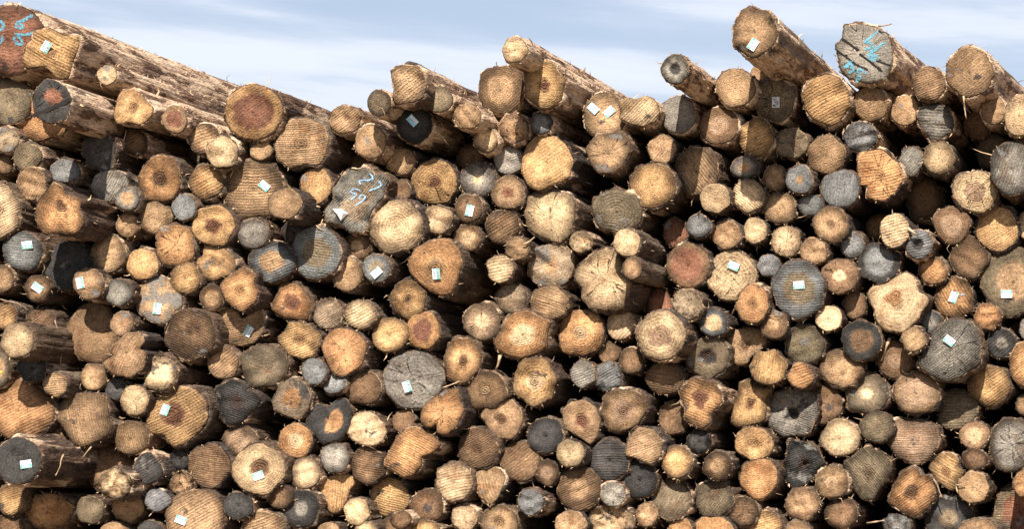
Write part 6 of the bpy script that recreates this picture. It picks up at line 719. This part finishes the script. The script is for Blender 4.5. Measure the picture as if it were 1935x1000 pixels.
def build_log(L, idx, parts):
    """vertices of the bark and of the cut face round the face centre, in metres"""
    rng = np.random.default_rng(1000 + idx)
    o = L['o']
    big = max(L['w'], L['h'])
    n = 88 if big > 85 else (56 if big > 55 else 40)
    if L.get('cheap'): n = 28
    vx, vy = L['v']
    a = unit(np.array([(vx - CX) / F, 1.0, -(vy - HY) / F]) + rng.normal(0, 0.004, 3))
    rc = ray(L['x'], L['y'])
    Y = DIST - L['d'] * a[1]
    C = EYEV + rc * Y
    nrm = unit(-0.55 * a - 0.45 * unit(rc) + rng.normal(0, 0.085, 3))
    th, r = outline(L, rng, n)
    def onface(px, py):
        d_ = ray(px, py)
        t_ = np.dot(C - EYEV, nrm) / np.dot(d_, nrm)
        return EYEV + d_ * t_ - C
    rim = np.array([onface(L['x'] + rr * math.cos(t_), L['y'] + rr * math.sin(t_)) for t_, rr in zip(th, r)])
    e2 = unit(np.array([0, 0, 1.0]) - nrm * nrm[2])          # up in the face
    e1 = np.cross(e2, nrm)                                    # to the right as seen
    if e1[0] < 0: e1 = -e1
    R = np.linalg.norm(rim, axis=1).mean()
    off = o.get('off', (0, 0))
    # cut face: rings of vertices
    fv = [np.zeros(3)]; rn = [0.0]
    for k in RN[1:]:
        fv += list(rim * k); rn += [k] * n
    fv = np.array(fv); rn = np.array(rn)
    chew = o.get('e', 0.0)
    u = fv @ e1; v = fv @ e2
    lump = np.zeros(len(fv))
    for _ in range(7):
        q1, q2 = rng.normal(0, 9, 2) / max(R, .06) * 0.14
        lump += rng.normal() * np.cos(u * q1 * 3 + v * q2 * 3 + rng.uniform(0, 6.28))
    for _ in range(10):
        q1, q2 = rng.normal(0, 45, 2)
        lump += chew * 1.3 * rng.normal() * np.cos(u * q1 + v * q2 + rng.uniform(0, 6.28))
    z = lump * (0.0026 + 0.0040 * chew) * np.clip(R / 0.13, .5, 1.3)
    z -= np.where(rn > 0.95, (rn - 0.95) / 0.05, 0) * 0.009
    dome = R * rng.uniform(0.02, 0.10)
    z -= dome * rn ** 5
    if o.get('k'): z += 0.012 * o['kz'] * np.exp(-(rn / 0.22) ** 2)
    if o.get('heart') == 'K': z -= 0.03 * np.clip(1 - (rn / max(o['hr'], .12)) ** 2, 0, 1)
    fv = fv + nrm * z[:, None]
    ff = [(0, 1 + (i + 1) % n, 1 + i) for i in range(n)]
    for j in range(len(RN) - 2):
        b0, b1 = 1 + j * n, 1 + (j + 1) * n
        ff += [(b0 + i, b0 + (i + 1) % n, b1 + (i + 1) % n, b1 + i) for i in range(n)]
    # off-centre heart
    cu, cv = off[0] * R * 2, off[1] * R * 2
    if off != (0, 0):
        rn = np.clip(np.hypot((u - cu * (1 - rn)), (v - cv * (1 - rn))) / (np.hypot(u, v) + 1e-6) * rn, 0, 1)
        rn[0] = np.hypot(cu, cv) / R
    # body
    top = L['y'] < 330 and not L.get('cheap')
    ts = [0.0, .012, .035, .07, .12, .19, .28, .4, .55, .75, 1.0, 1.3, 1.7, 2.2, 2.8, 3.6, 4.6, 6.0] if top else [0.0, .012, .04, .09, .17, .28, .45, .7, 1.1, 1.8, 3.0, 6.0]
    if L.get('cheap'): ts = [0.0, .03, .15, .5, 1.5, 5.0]
    if L.get('len'): ts = [t_ * L['len'] / ts[-1] for t_ in ts]
    tap = rng.uniform(-0.012, 0.012)
    back = dome
    bth = rng.choice([0.003, 0.008, 0.012]) * min(1.0, R / 0.11)
    flak = np.clip(np.repeat(rng.random((n + 3) // 4), 4)[:n] + rng.normal(0, 0.15, n), 0, 1)
    bn = vnoise(rng, n, len(ts))
    bv = []
    rd = rim / (np.linalg.norm(rim, axis=1)[:, None] + 1e-9)
    meanR = np.linalg.norm(rim, axis=1)
    for j, t_ in enumerate(ts):
        relax = min(1.0, t_ / 0.9) * 0.6                    # flares and lobes of the butt die away along the stem
        rr = meanR * (1 - relax) + R * relax
        am = 0.0 if j == 0 else min(0.010 if top else 0.008, 0.06 * R) * (0.6 + 0.4 * min(1, t_ * 5))
        rr = rr * (1 + tap * t_) + bn[j] * am + (rng.normal(0, 0.0035, n) if j else 0.0)
        rr = np.where(j == 0, meanR * 1.002, rr + (bth if j > 1 else bth * 0.6) * (0.55 + 0.9 * flak))
        bow = (t_ / 6.0) ** 2 * 0.0
        bv += list(rd * rr[:, None] + a * t_ - nrm * (0.008 + back if j == 0 else back * (1 - min(1, t_ / 0.3))) + bow)
    nb = len(bv)
    bv.append(a * ts[-1])
    bv = np.array(bv)
    bf = []
    for j in range(len(ts) - 1):
        b0, b1 = j * n, (j + 1) * n
        bf += [(b0 + i, b0 + (i + 1) % n, b1 + (i + 1) % n, b1 + i) for i in range(n)]
    bf += [((len(ts) - 1) * n + i, (len(ts) - 1) * n + (i + 1) % n, nb) for i in range(n)]
    seed = rng.uniform(0, 10)
    var = rng.uniform(0.80, 1.14)
    o.setdefault('g', float(rng.choice([0.0, 0.08, 0.16, 0.24])))
    o.setdefault('b', float(rng.choice([0.0, 0.05, 0.12, 0.18])))
    wob = rng.normal(0, 0.03, 3)
    ca = np.clip(np.array(PAL[o['c']]) * var + wob * 0.25 * np.array(PAL[o['c']]), .01, .9)
    ci = np.clip(np.array(PAL[o['heart']]) * var, .01, .9)
    m_ = len(fv)
    con = lambda x: np.tile(np.asarray(x, float), (m_, 1))
    ang = math.radians(o['sa'])
    fa = dict(co=('FLOAT_VECTOR', np.stack([u - cu, v - cv, np.zeros(m_)], 1)), rn=('FLOAT', rn), seed=('FLOAT', np.full(m_, seed)), crk=('FLOAT', np.full(m_, o.get('cr', 0.0))),
              p1=('FLOAT_VECTOR', con((o['hr'], o['saw'], o['ring']))), p2=('FLOAT_VECTOR', con((math.cos(ang), math.sin(ang), o.get('g', 0.0)))),
              p3=('FLOAT_VECTOR', con((o.get('b', 0.0), chew, 1.0 if o.get('k') else 0.0))),
              ca=('FLOAT_COLOR', con((*ca, 1))), ci=('FLOAT_COLOR', con((*ci, 1))))
    x1 = unit(np.cross(a, [0, 0, 1.0])); x2 = np.cross(x1, a)
    bc = np.stack([bv @ x1 + seed * 3.3, bv @ x2 + seed * 1.7, bv @ a + seed], 1)
    nbv = len(bv)
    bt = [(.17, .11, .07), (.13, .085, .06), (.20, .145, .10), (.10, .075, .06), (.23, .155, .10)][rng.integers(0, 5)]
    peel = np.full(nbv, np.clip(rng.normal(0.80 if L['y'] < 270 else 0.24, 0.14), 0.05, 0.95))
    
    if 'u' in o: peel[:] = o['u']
    if L['y'] >= 270: bt = tuple(0.62 * q_ for q_ in bt)  # lower stems: dark bark, with shade of the gaps put into its tint
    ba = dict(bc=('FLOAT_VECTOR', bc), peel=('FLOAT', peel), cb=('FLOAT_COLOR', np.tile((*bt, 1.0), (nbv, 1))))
    def hgt(q_):
        dd_ = ((fv - q_) ** 2).sum(1); w_i = np.argsort(dd_)[:4]; w_ = 1 / (dd_[w_i] + 1e-6)
        return float(((fv[w_i] @ nrm) * w_).sum() / w_.sum())
    return dict(hgt=hgt, dome=dome, C=C, n=nrm, e1=e1, e2=e2, rim=rim, R=R, a=a, fv=fv, ff=ff, fa=fa, bv=bv, bf=bf, ba=ba, onface=onface, rng=rng, ts=ts)


def sliver(vs, fs, base, d, ln, wd, rng, bend=0.3):
    """a torn fibre: a bent three-sided spike"""
    d = unit(d)
    s1 = unit(np.cross(d, rng.normal(0, 1, 3))); s2 = np.cross(d, s1)
    mid = base + d * ln * 0.5 + s1 * ln * 0.5 * bend * rng.normal() * 0.4
    tip = base + d * ln + s1 * ln * bend * rng.normal()
    k = len(vs)
    for c, w_ in ((base, wd), (mid, wd * 0.75)):
        for q_ in range(3):
            an = q_ * 2.094
            vs.append(c + (s1 * math.cos(an) + s2 * math.sin(an) * 0.5) * w_)
    vs.append(tip)
    for q_ in range(3):
        w_ = (q_ + 1) % 3
        fs.append((k + q_, k + w_, k + 3 + w_, k + 3 + q_))
        fs.append((k + 3 + q_, k + 3 + w_, k + 6))


def splinters(g, L):
    rng = g['rng']; vs, fs = [], []
    e = L['o'].get('e', 0.0)
    n = len(g['rim'])
    cnt = int((6 + 46 * e) * (0.6 + g['R'] / 0.16)) + rng.integers(0, 5)
    for _ in range(cnt):
        i = rng.integers(0, n)
        p = g['rim'][i] * rng.uniform(0.96, 1.03) - g['n'] * (0.012 + g['dome'])
        out = unit(g['rim'][i])
        tang = np.cross(out, g['n'])
        d = out * rng.uniform(0.2, 1.0) + g['n'] * rng.uniform(-0.1, 0.9) + tang * rng.normal(0, 0.7)
        ln = min(0.05, 0.006 + rng.exponential(0.008))
        sliver(vs, fs, p, d, ln, rng.uniform(0.0014, 0.0052), rng)
    if rng.random() < 0.22:                                     # a few longer hanging or lying straws
        for _ in range(rng.integers(1, 3)):
            i = rng.integers(0, n)
            d = g['n'] * rng.uniform(0.1, 0.5) + rng.normal(0, 1, 3) * (0.7, 0.2, 0.7)
            sliver(vs, fs, g['rim'][i] * 1.0, d, rng.uniform(0.04, 0.09), rng.uniform(0.0012, 0.0022), rng, 0.5)
    if L['y'] >= 230:
        for _ in range(9):                                         # scraps of bark hanging on the stem in the gap
            i = rng.integers(0, n)
            p = g['rim'][i] * 1.0 + g['a'] * rng.exponential(0.14) + g['a'] * 0.02
            d = unit(g['rim'][i]) * rng.uniform(0.1, 0.8) + g['a'] * rng.normal(0, 1.0) + rng.normal(0, .4, 3)
            sliver(vs, fs, p, d, 0.02 + rng.exponential(0.02), rng.uniform(0.002, 0.008), rng)
    # tufts of torn bark along the stems of the uppermost logs
    if L['y'] < 260:
        up = np.array([0, 0, 1.0])
        perp = unit(up - g['a'] * np.dot(up, g['a']))
        side = np.cross(g['a'], perp)
        for _ in range(420 if L['y'] < 180 else 120):
            t_ = rng.uniform(0.02, 4.2) ** 1.0
            an = rng.normal(0, 0.75)
            dirn = perp * math.cos(an) + side * math.sin(an)
            p = dirn * g['R'] * 0.99 + g['a'] * t_
            d = dirn * rng.uniform(0.0, 0.45) + g['a'] * rng.normal(0, 1.0) + rng.normal(0, .25, 3)
            sliver(vs, fs, p, d, 0.015 + rng.exponential(0.018), rng.uniform(0.002, 0.009), rng)
    return vs, fs


def quadstrip(pts, widths, nrm, lift):
    """flat band along a line on a face, with its distance from the middle kept as 'edge'"""
    vs, fs, ed = [], [], []
    pts = [np.array(p) for p in pts]
    for i, p in enumerate(pts):
        t_ = unit(pts[min(i + 1, len(pts) - 1)] - pts[max(i - 1, 0)])
        s = np.cross(nrm, t_)
        for q_, e_ in ((-1, 1), (-.5, .5), (0, 0), (.5, .5), (1, 1)):
            vs.append(p + s * widths[i] * q_ + nrm * lift); ed.append(e_)
        if i:
            k = (i - 1) * 5
            fs += [(k + j, k + j + 1, k + 6 + j, k + 5 + j) for j in range(4)]
    return vs, fs, ed


def dense(pl, step=2.5):
    out = [np.array(pl[0], float)]
    for p, q_ in zip(pl[:-1], pl[1:]):
        p, q_ = np.array(p, float), np.array(q_, float)
        m_ = max(1, int(np.linalg.norm(q_ - p) / step))
        out += [p + (q_ - p) * (i + 1) / m_ for i in range(m_)]
    out = np.array(out)
    for _ in range(2): out[1:-1] = out[1:-1] * .5 + out[:-2] * .25 + out[2:] * .25
    return out


def strokes(name, mat, lines, g, parent, wpx, lift):
    vs, fs, ed = [], [], []
    rng = g['rng']
    for pl in lines:
        pts = dense(pl)
        wob = [wpx * DIST / F * 0.5 * (1 + 0.16 * rng.normal()) * (0.75 if i in (0, len(pts) - 1) else 1.0) for i in range(len(pts))]
        v_, f_, e_ = quadstrip([g['onface'](*p) + g['n'] * g['hgt'](g['onface'](*p)) for p in pts], wob, g['n'], lift)
        k = len(vs); lift += 0.0003
        vs += v_; ed += e_; fs += [tuple(k + i for i in f) for f in f_]
    return link(name, mesh(name, vs, fs, [mat], True, dict(edge=('FLOAT', ed))), parent)


def rect(vs, fs, o, ex, ey, x0, y0, x1, y1):
    k = len(vs)
    vs += [o + ex * x0 + ey * y0, o + ex * x1 + ey * y0, o + ex * x1 + ey * y1, o + ex * x0 + ey * y1]
    fs.append((k, k + 1, k + 2, k + 3))


def make_tag(g, parent, x, y, ang, code):
    rng = g['rng']
    silver = code == 'silver'
    w_, h_ = (0.048, 0.068) if silver else (0.069, 0.048)
    nn = unit(g['n'] + rng.normal(0, 0.05, 3))
    a_ = math.radians(ang)
    ex = unit(g['e1'] * math.cos(a_) + g['e2'] * math.sin(a_)); ex = unit(ex - nn * np.dot(ex, nn))
    ey = np.cross(nn, ex)
    c = g['onface'](x, y)
    c = c + nn * (max(g['hgt'](c + ex * w_ * i + ey * h_ * j) for i in (-.45, 0, .45) for j in (-.45, 0, .45)) + 0.0035)
    th = 0.0016
    vs, fs = [], []
    nx = 6
    for i in range(nx + 1):
        for j in (0, 1):
            for s in (0, 1):
                vs.append(c + ex * w_ * (i / nx - .5) + ey * h_ * (j - .5) + nn * (s * th))
    for i in range(nx):
        k = i * 4
        fs += [(k + 1, k + 5, k + 7, k + 3), (k, k + 2, k + 6, k + 4), (k, k + 4, k + 5, k + 1), (k + 2, k + 3, k + 7, k + 6)]
    fs += [(0, 1, 3, 2), (nx * 4, nx * 4 + 2, nx * 4 + 3, nx * 4 + 1)]
    if silver:
        for i in range(len(vs)): vs[i] = vs[i] + nn * rng.normal(0, 0.0008)
        t_ = link('tag', mesh('tag', vs, fs, [M_SILVER], False), parent)
        v2, f2 = [], []
        base = c + nn * (th + 0.003)
        for q_ in ((-.3, .2, .1, .26), (-.2, .0, .3, .06), (-.38, -.32, -.1, -.22), (.12, -.2, .3, -.1), (-.2, -.4, .0, -.34)):
            rect(v2, f2, base, ex * w_, ey * h_, *q_)
        link('printed_marks', mesh('printed_marks', v2, f2, [M_INK], False), t_)
        return
    blue = code == 'blue'
    t_ = link('tag', mesh('tag', vs, fs, [M_PALEBLUE if blue else M_WHITE], False), parent)
    z1 = c + nn * (th + 0.0006); z2 = c + nn * (th + 0.0012); z3 = c + nn * (th + 0.0018)
    if blue:
        v2, f2 = [], []
        rect(v2, f2, z1, ex * w_, ey * h_, -.42, .12, .46, .40)
        link('white_band', mesh('white_band', v2, f2, [M_WHITE], False), t_)
        v2, f2 = [], []
        rect(v2, f2, z1, ex * w_, ey * h_, -.40, -.44, .30, -.38); rect(v2, f2, z1, ex * w_, ey * h_, -.30, -.06, .22, .0)
        rect(v2, f2, z1, ex * w_, ey * h_, -.40, -.24, -.05, -.19); rect(v2, f2, z1, ex * w_, ey * h_, .05, -.26, .38, -.2)
        link('printed_lines', mesh('printed_lines', v2, f2, [M_MIDBLUE], False), t_)
        return
    v2, f2 = [], []
    rect(v2, f2, z1, ex * w_, ey * h_, -.48, -.46, .48, -.05)
    link('green_panel', mesh('green_panel', v2, f2, [M_GREEN], False), t_)
    v2, f2 = [], []
    rect(v2, f2, z2, ex * w_, ey * h_, -.36, -.37, .36, -.14)
    link('barcode_field', mesh('barcode_field', v2, f2, [M_WHITE], False), t_)
    v2, f2 = [], []
    x_ = -.30
    while x_ < .28:
        w2 = rng.choice([.008, .014, .02])
        rect(v2, f2, z3, ex * w_, ey * h_, x_, -.34, x_ + w2, -.17); x_ += w2 + rng.choice([.012, .02, .028])
    link('barcode', mesh('barcode', v2, f2, [M_INK], False), t_)
    cu = bpy.data.curves.new('code_text', 'FONT')
    cu.body = code; cu.size = 0.0205; cu.align_x = 'CENTER'; cu.align_y = 'CENTER'; cu.resolution_u = 1
    cu.materials.append(M_INK)
    tmp = bpy.data.objects.new('code_text', cu)
    tx = link('code_text', bpy.data.meshes.new_from_object(tmp), t_)
    bpy.data.objects.remove(tmp)
    from mathutils import Matrix
    o_ = z1 + ey * h_ * 0.24
    M_ = Matrix(((ex[0], ey[0], nn[0], o_[0]), (ex[1], ey[1], nn[1], o_[1]), (ex[2], ey[2], nn[2], o_[2]), (0, 0, 0, 1)))
    tx.matrix_local = M_


BUILT = {}
mass_v, mass_f, mass_mi = [], [], []
mass_a = {}


def add_mass(g):
    """one log of the far-too-many small ones, joined into a single mesh"""
    for which in ('b', 'f'):
        v_, f_, at = (g['bv'], g['bf'], g['ba']) if which == 'b' else (g['fv'], g['ff'], g['fa'])
        k = len(mass_v)
        mass_v.extend(v_ + g['C'])
        mass_f.extend([tuple(k + i for i in f) for f in f_])
        mass_mi.extend([0 if which == 'b' else 1] * len(f_))
        mass_a.setdefault('_n', []).append((len(v_), at))


def finish_mass():
    typ = dict(co='FLOAT_VECTOR', rn='FLOAT', seed='FLOAT', crk='FLOAT', p1='FLOAT_VECTOR', p2='FLOAT_VECTOR', p3='FLOAT_VECTOR', ca='FLOAT_COLOR', ci='FLOAT_COLOR', bc='FLOAT_VECTOR', peel='FLOAT', cb='FLOAT_COLOR')
    dim = dict(FLOAT=1, FLOAT_VECTOR=3, FLOAT_COLOR=4)
    out = {}
    for k, t_ in typ.items():
        out[k] = (t_, np.concatenate([np.asarray(at[k][1]).reshape(n_, dim[t_]) if k in at else np.zeros((n_, dim[t_])) for n_, at in mass_a['_n']]))
    o = link('stacked_logs', mesh('stacked_logs', mass_v, mass_f, [M_BARK, M_CUT], True, out, mass_mi))
    o['kind'] = 'stuff'
    o['label'] = 'small log ends wedged between the larger logs of the stack'


# ground under and round the stack
gv = [(-900, -300, 0), (900, -300, 0), (900, 2500, 0), (-900, 2500, 0)]
ground = link('ground', mesh('ground', gv, [(0, 1, 2, 3)], [M_DIRT], False))
ground['kind'] = 'structure'

GROUP = 'logs stacked with their cut ends showing'
for idx, L in enumerate(LOGS):
    g = build_log(L, idx, None)
    if not L['label']:
        add_mass(g)
        BUILT[(L['x'], L['y'])] = (g, None)
        continue
    root = bpy.data.objects.new('log', None)
    COL.objects.link(root)
    root.empty_display_size = 0.1
    root.location = g['C']
    root['label'] = L['label']; root['category'] = 'log'; root['group'] = GROUP
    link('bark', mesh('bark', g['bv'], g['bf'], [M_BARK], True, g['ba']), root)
    link('cut_end', mesh('cut_end', g['fv'], g['ff'], [M_CUT], True, g['fa']), root)
    vs, fs = splinters(g, L)
    if vs:
        s_ = link('splinters', mesh('splinters', vs, fs, [M_STRAW], False), root)
        s_['kind'] = 'stuff'
    for tx, ty, ta, code in L['tags']: make_tag(g, root, tx, ty, ta, code)
    g['root'] = root
    BUILT[(L['x'], L['y'])] = (g, root)

# ------------------------------------------------------------------ paint marks, cracks, paper, twigs
g, r = BUILT[(15, 75)]
strokes('paint_mark', M_PAINT, [
    [(62, 28), (52, 33), (42, 39), (31, 41), (30, 45), (40, 45), (45, 48), (44, 53), (36, 53), (28, 49)],
    [(66, 59), (58, 63), (42, 65), (29, 63), (35, 69), (42, 76), (43, 82), (38, 84), (31, 81), (27, 74), (26, 69)],
    [(-4, 40), (3, 40), (7, 46), (6, 53), (-1, 57)], [(4, 66), (5, 74), (3, 80), (-3, 82)]], g, r, 8.5, 0.0035)
g, r = BUILT[(1632, 102)]
strokes('paint_mark', M_PAINT, [
    [(1659, 58), (1651, 65), (1644, 71), (1633, 80), (1644, 79), (1652, 85), (1648, 90), (1634, 92)],
    [(1673, 79), (1658, 90), (1644, 99), (1641, 108), (1650, 114), (1659, 111), (1657, 104), (1646, 106)],
    [(1612, 114), (1594, 128)], [(1608, 118), (1613, 133), (1602, 136)],
    [(1638, 138), (1627, 131), (1620, 132), (1622, 141), (1627, 148), (1616, 149), (1620, 155)]], g, r, 9.5, 0.0035)
for pl, wd in (([(1590, 72), (1606, 83), (1623, 95)], 4.0), ([(1577, 91), (1600, 108), (1619, 122), (1641, 132)], 3.4),
               ([(1624, 101), (1645, 117), (1667, 134)], 4.0), ([(1655, 114), (1670, 119), (1686, 124)], 2.6)):
    strokes('crack', M_CRACK, [pl], g, r, wd, 0.003)
g, r = BUILT[(672, 372)]
strokes('paint_mark', M_PAINT_PALE, [
    [(698, 328), (706, 334), (703, 340), (694, 341), (678, 342), (683, 349)],
    [(715, 341), (721, 349), (715, 354), (697, 361)],
    [(663, 378), (669, 372), (676, 367), (664, 365), (662, 360), (670, 357), (680, 359), (681, 364)],
    [(680, 377), (678, 371), (684, 367), (691, 371), (687, 378), (673, 388)]], g, r, 4.4, 0.004)
pp = [g['onface'](*p) + g['n'] * z for p, z in (((630, 395), .02), ((646, 396), .03), ((659, 404), .016), ((645, 418), .022), ((638, 405), .045), ((650, 405), .04))]
pv = pp + [p - g['n'] * 0.0012 for p in pp]
pf = [(0, 4, 1), (1, 4, 5), (1, 5, 2), (4, 3, 5), (5, 3, 2)]
pf = pf + [tuple(6 + i for i in reversed(f)) for f in pf] + [(0, 6, 10, 4), (4, 10, 9, 3), (3, 9, 8, 2), (2, 8, 7, 1), (1, 7, 6, 0)]
o = link('paper_scrap', mesh('paper_scrap', pv, pf, [M_PAPER], False), None, g['C'])
o['label'] = 'torn white paper scrap caught on the lobed log with light blue paint'; o['category'] = 'paper'
g, r = BUILT[(97, 192)]
strokes('crack', M_CRACK, [[(62, 219), (78, 213), (98, 203), (118, 194), (134, 186)]], g, r, 7.0, 0.003)
g, r = BUILT[(1802, 562)]
strokes('paint_mark', M_PAINT_PALE, [[(1816, 557), (1818, 555), (1822, 556)]], g, r, 6.0, 0.004)
g, r = BUILT[(-2, 696)]
strokes('paint_mark', M_YELLOW, [[(-2, 706), (1, 704), (4, 703)]], g, r, 8.0, 0.004)


def tube(pts, r0, r1, sides=6):
    vs, fs = [], []
    for i, p in enumerate(pts):
        t_ = unit(pts[min(i + 1, len(pts) - 1)] - pts[max(i - 1, 0)])
        s1 = unit(np.cross(t_, [0.3, 1.0, 0.2])); s2 = np.cross(t_, s1)
        rr = r0 + (r1 - r0) * i / (len(pts) - 1)
        vs += [p + (s1 * math.cos(q_ * 6.2832 / sides) + s2 * math.sin(q_ * 6.2832 / sides)) * rr for q_ in range(sides)]
        if i:
            k = (i - 1) * sides
            fs += [(k + q_, k + (q_ + 1) % sides, k + sides + (q_ + 1) % sides, k + sides + q_) for q_ in range(sides)]
    fs += [tuple(reversed(range(sides))), tuple(len(vs) - sides + q_ for q_ in range(sides))]
    return vs, fs


# loose twigs and straws: which log they touch, their line, thickness (px), kind, label
TWIGS = [
    ((76, 608), [(104, 606), (110, 625), (116, 645), (117, 668), (114, 700)], 2.2, 'thin dry twig hanging over the gap beside the round pale log with long bark'),
    ((478, 358), [(455, 292), (446, 313), (436, 336)], 2.6, 'straight pale straw leaning over the large tan log with fan-shaped saw lines'),
    ((1832, 136), [(1821, 181), (1822, 200), (1826, 224)], 3.0, 'pale straw hanging straight down from a skyline log'),
    ((33, 871), [(121, 860), (114, 880), (107, 900)], 3.0, 'pale straw leaning on the bark of the black-faced tagged log'),
    ((158, 795), [(173, 845), (165, 856), (155, 866)], 2.6, 'short straw hanging below the large tan log with fanning grain'),
    ((597, 477), [(611, 415), (608, 428), (605, 441)], 2.2, 'upright white straw on top of the large dark log with olive heart'),
    ((597, 477), [(597, 425), (603, 432), (612, 437)], 2.2, 'slanting white straw beside an upright straw on the large dark log'),
    ((988, 632), [(945, 672), (944, 683), (940, 692), (936, 699)], 6.0, 'curled orange bark strip hanging under the large ringed orange log'),
    ((876, 680), [(836, 734), (852, 729), (868, 721)], 2.6, 'pale straw lying between the golden log and the two-lobed log'),
    ((1839, 922), [(1806, 917), (1815, 918), (1824, 918)], 2.6, 'short white straw lying level at the edge of a round tan log'),
    ((1839, 922), [(1807, 921), (1809, 928), (1811, 934)], 3.0, 'short white straw hanging at the edge of a round tan log'),
    ((1722, 930), [(1764, 906), (1772, 916), (1774, 930), (1781, 941)], 3.0, 'crooked brown root hanging beside the ragged orange log with brown pocket'),
    ((1695, 994), [(1638, 990), (1655, 987), (1672, 984)], 4.0, 'grey stick lying level near the bottom by a rough blue-grey log'),
    ((1632, 102), [(1661, 50), (1673, 49), (1684, 44)], 4.0, 'orange wood sliver sticking up from the split log with blue numbers'),
    ((1692, 681), [(1681, 640), (1675, 655), (1669, 671), (1665, 682)], 7.0, 'broad pale bark strip standing between the bright star-shaped log and a brown log'),
    ((977, 470), [(988, 463), (1000, 458), (1010, 448)], 3.0, 'small frayed straw bundle beside the large pale cream log'),
    ((1426, 60), [(1553, 108), (1554, 100), (1554, 96)], 2.0, 'tiny upright twig on the stem of the topmost tagged log'),
    ((1691, 436), [(1716, 432), (1722, 438), (1730, 440), (1735, 446)], 5.0, 'frayed white splinter between the small grey hollowed log and its neighbour'),
    ((1248, 580), [(1305, 545), (1312, 541), (1321, 537)], 4.0, 'pale splinter lying under the round log with brick-red heart'),
    ((8, 597), [(2, 566), (20, 571), (38, 574), (52, 586)], 2.6, 'long thin twig lying across the logs near the photo edge'),
]
for key, pl, wpx, lab in TWIGS:
    g = BUILT[key][0]
    pts = [g['onface'](*p) + g['n'] * (0.008 + 0.012 * math.sin(i * 1.3)) for i, p in enumerate(dense(pl, 6))]
    r0 = wpx * DIST / F * 0.5
    vs, fs = tube(pts, r0, r0 * 0.6)
    vs = [v_ + g['rng'].normal(0, r0 * 0.18, 3) for v_ in vs]
    o = link('twig' if 'twig' in lab or 'root' in lab or 'stick' in lab else ('bark_strip' if 'bark strip' in lab else ('splinter' if 'splin' in lab or 'sliver' in lab else 'straw')),
             mesh('twig', vs, fs, [M_TWIG if 'twig' in lab or 'root' in lab or 'stick' in lab else M_STRAW], True), None, g['C'])
    o['label'] = lab; o['category'] = o.name.split('.')[0].replace('_', ' '); o['group'] = 'loose straws and twigs on the stack'

finish_mass()
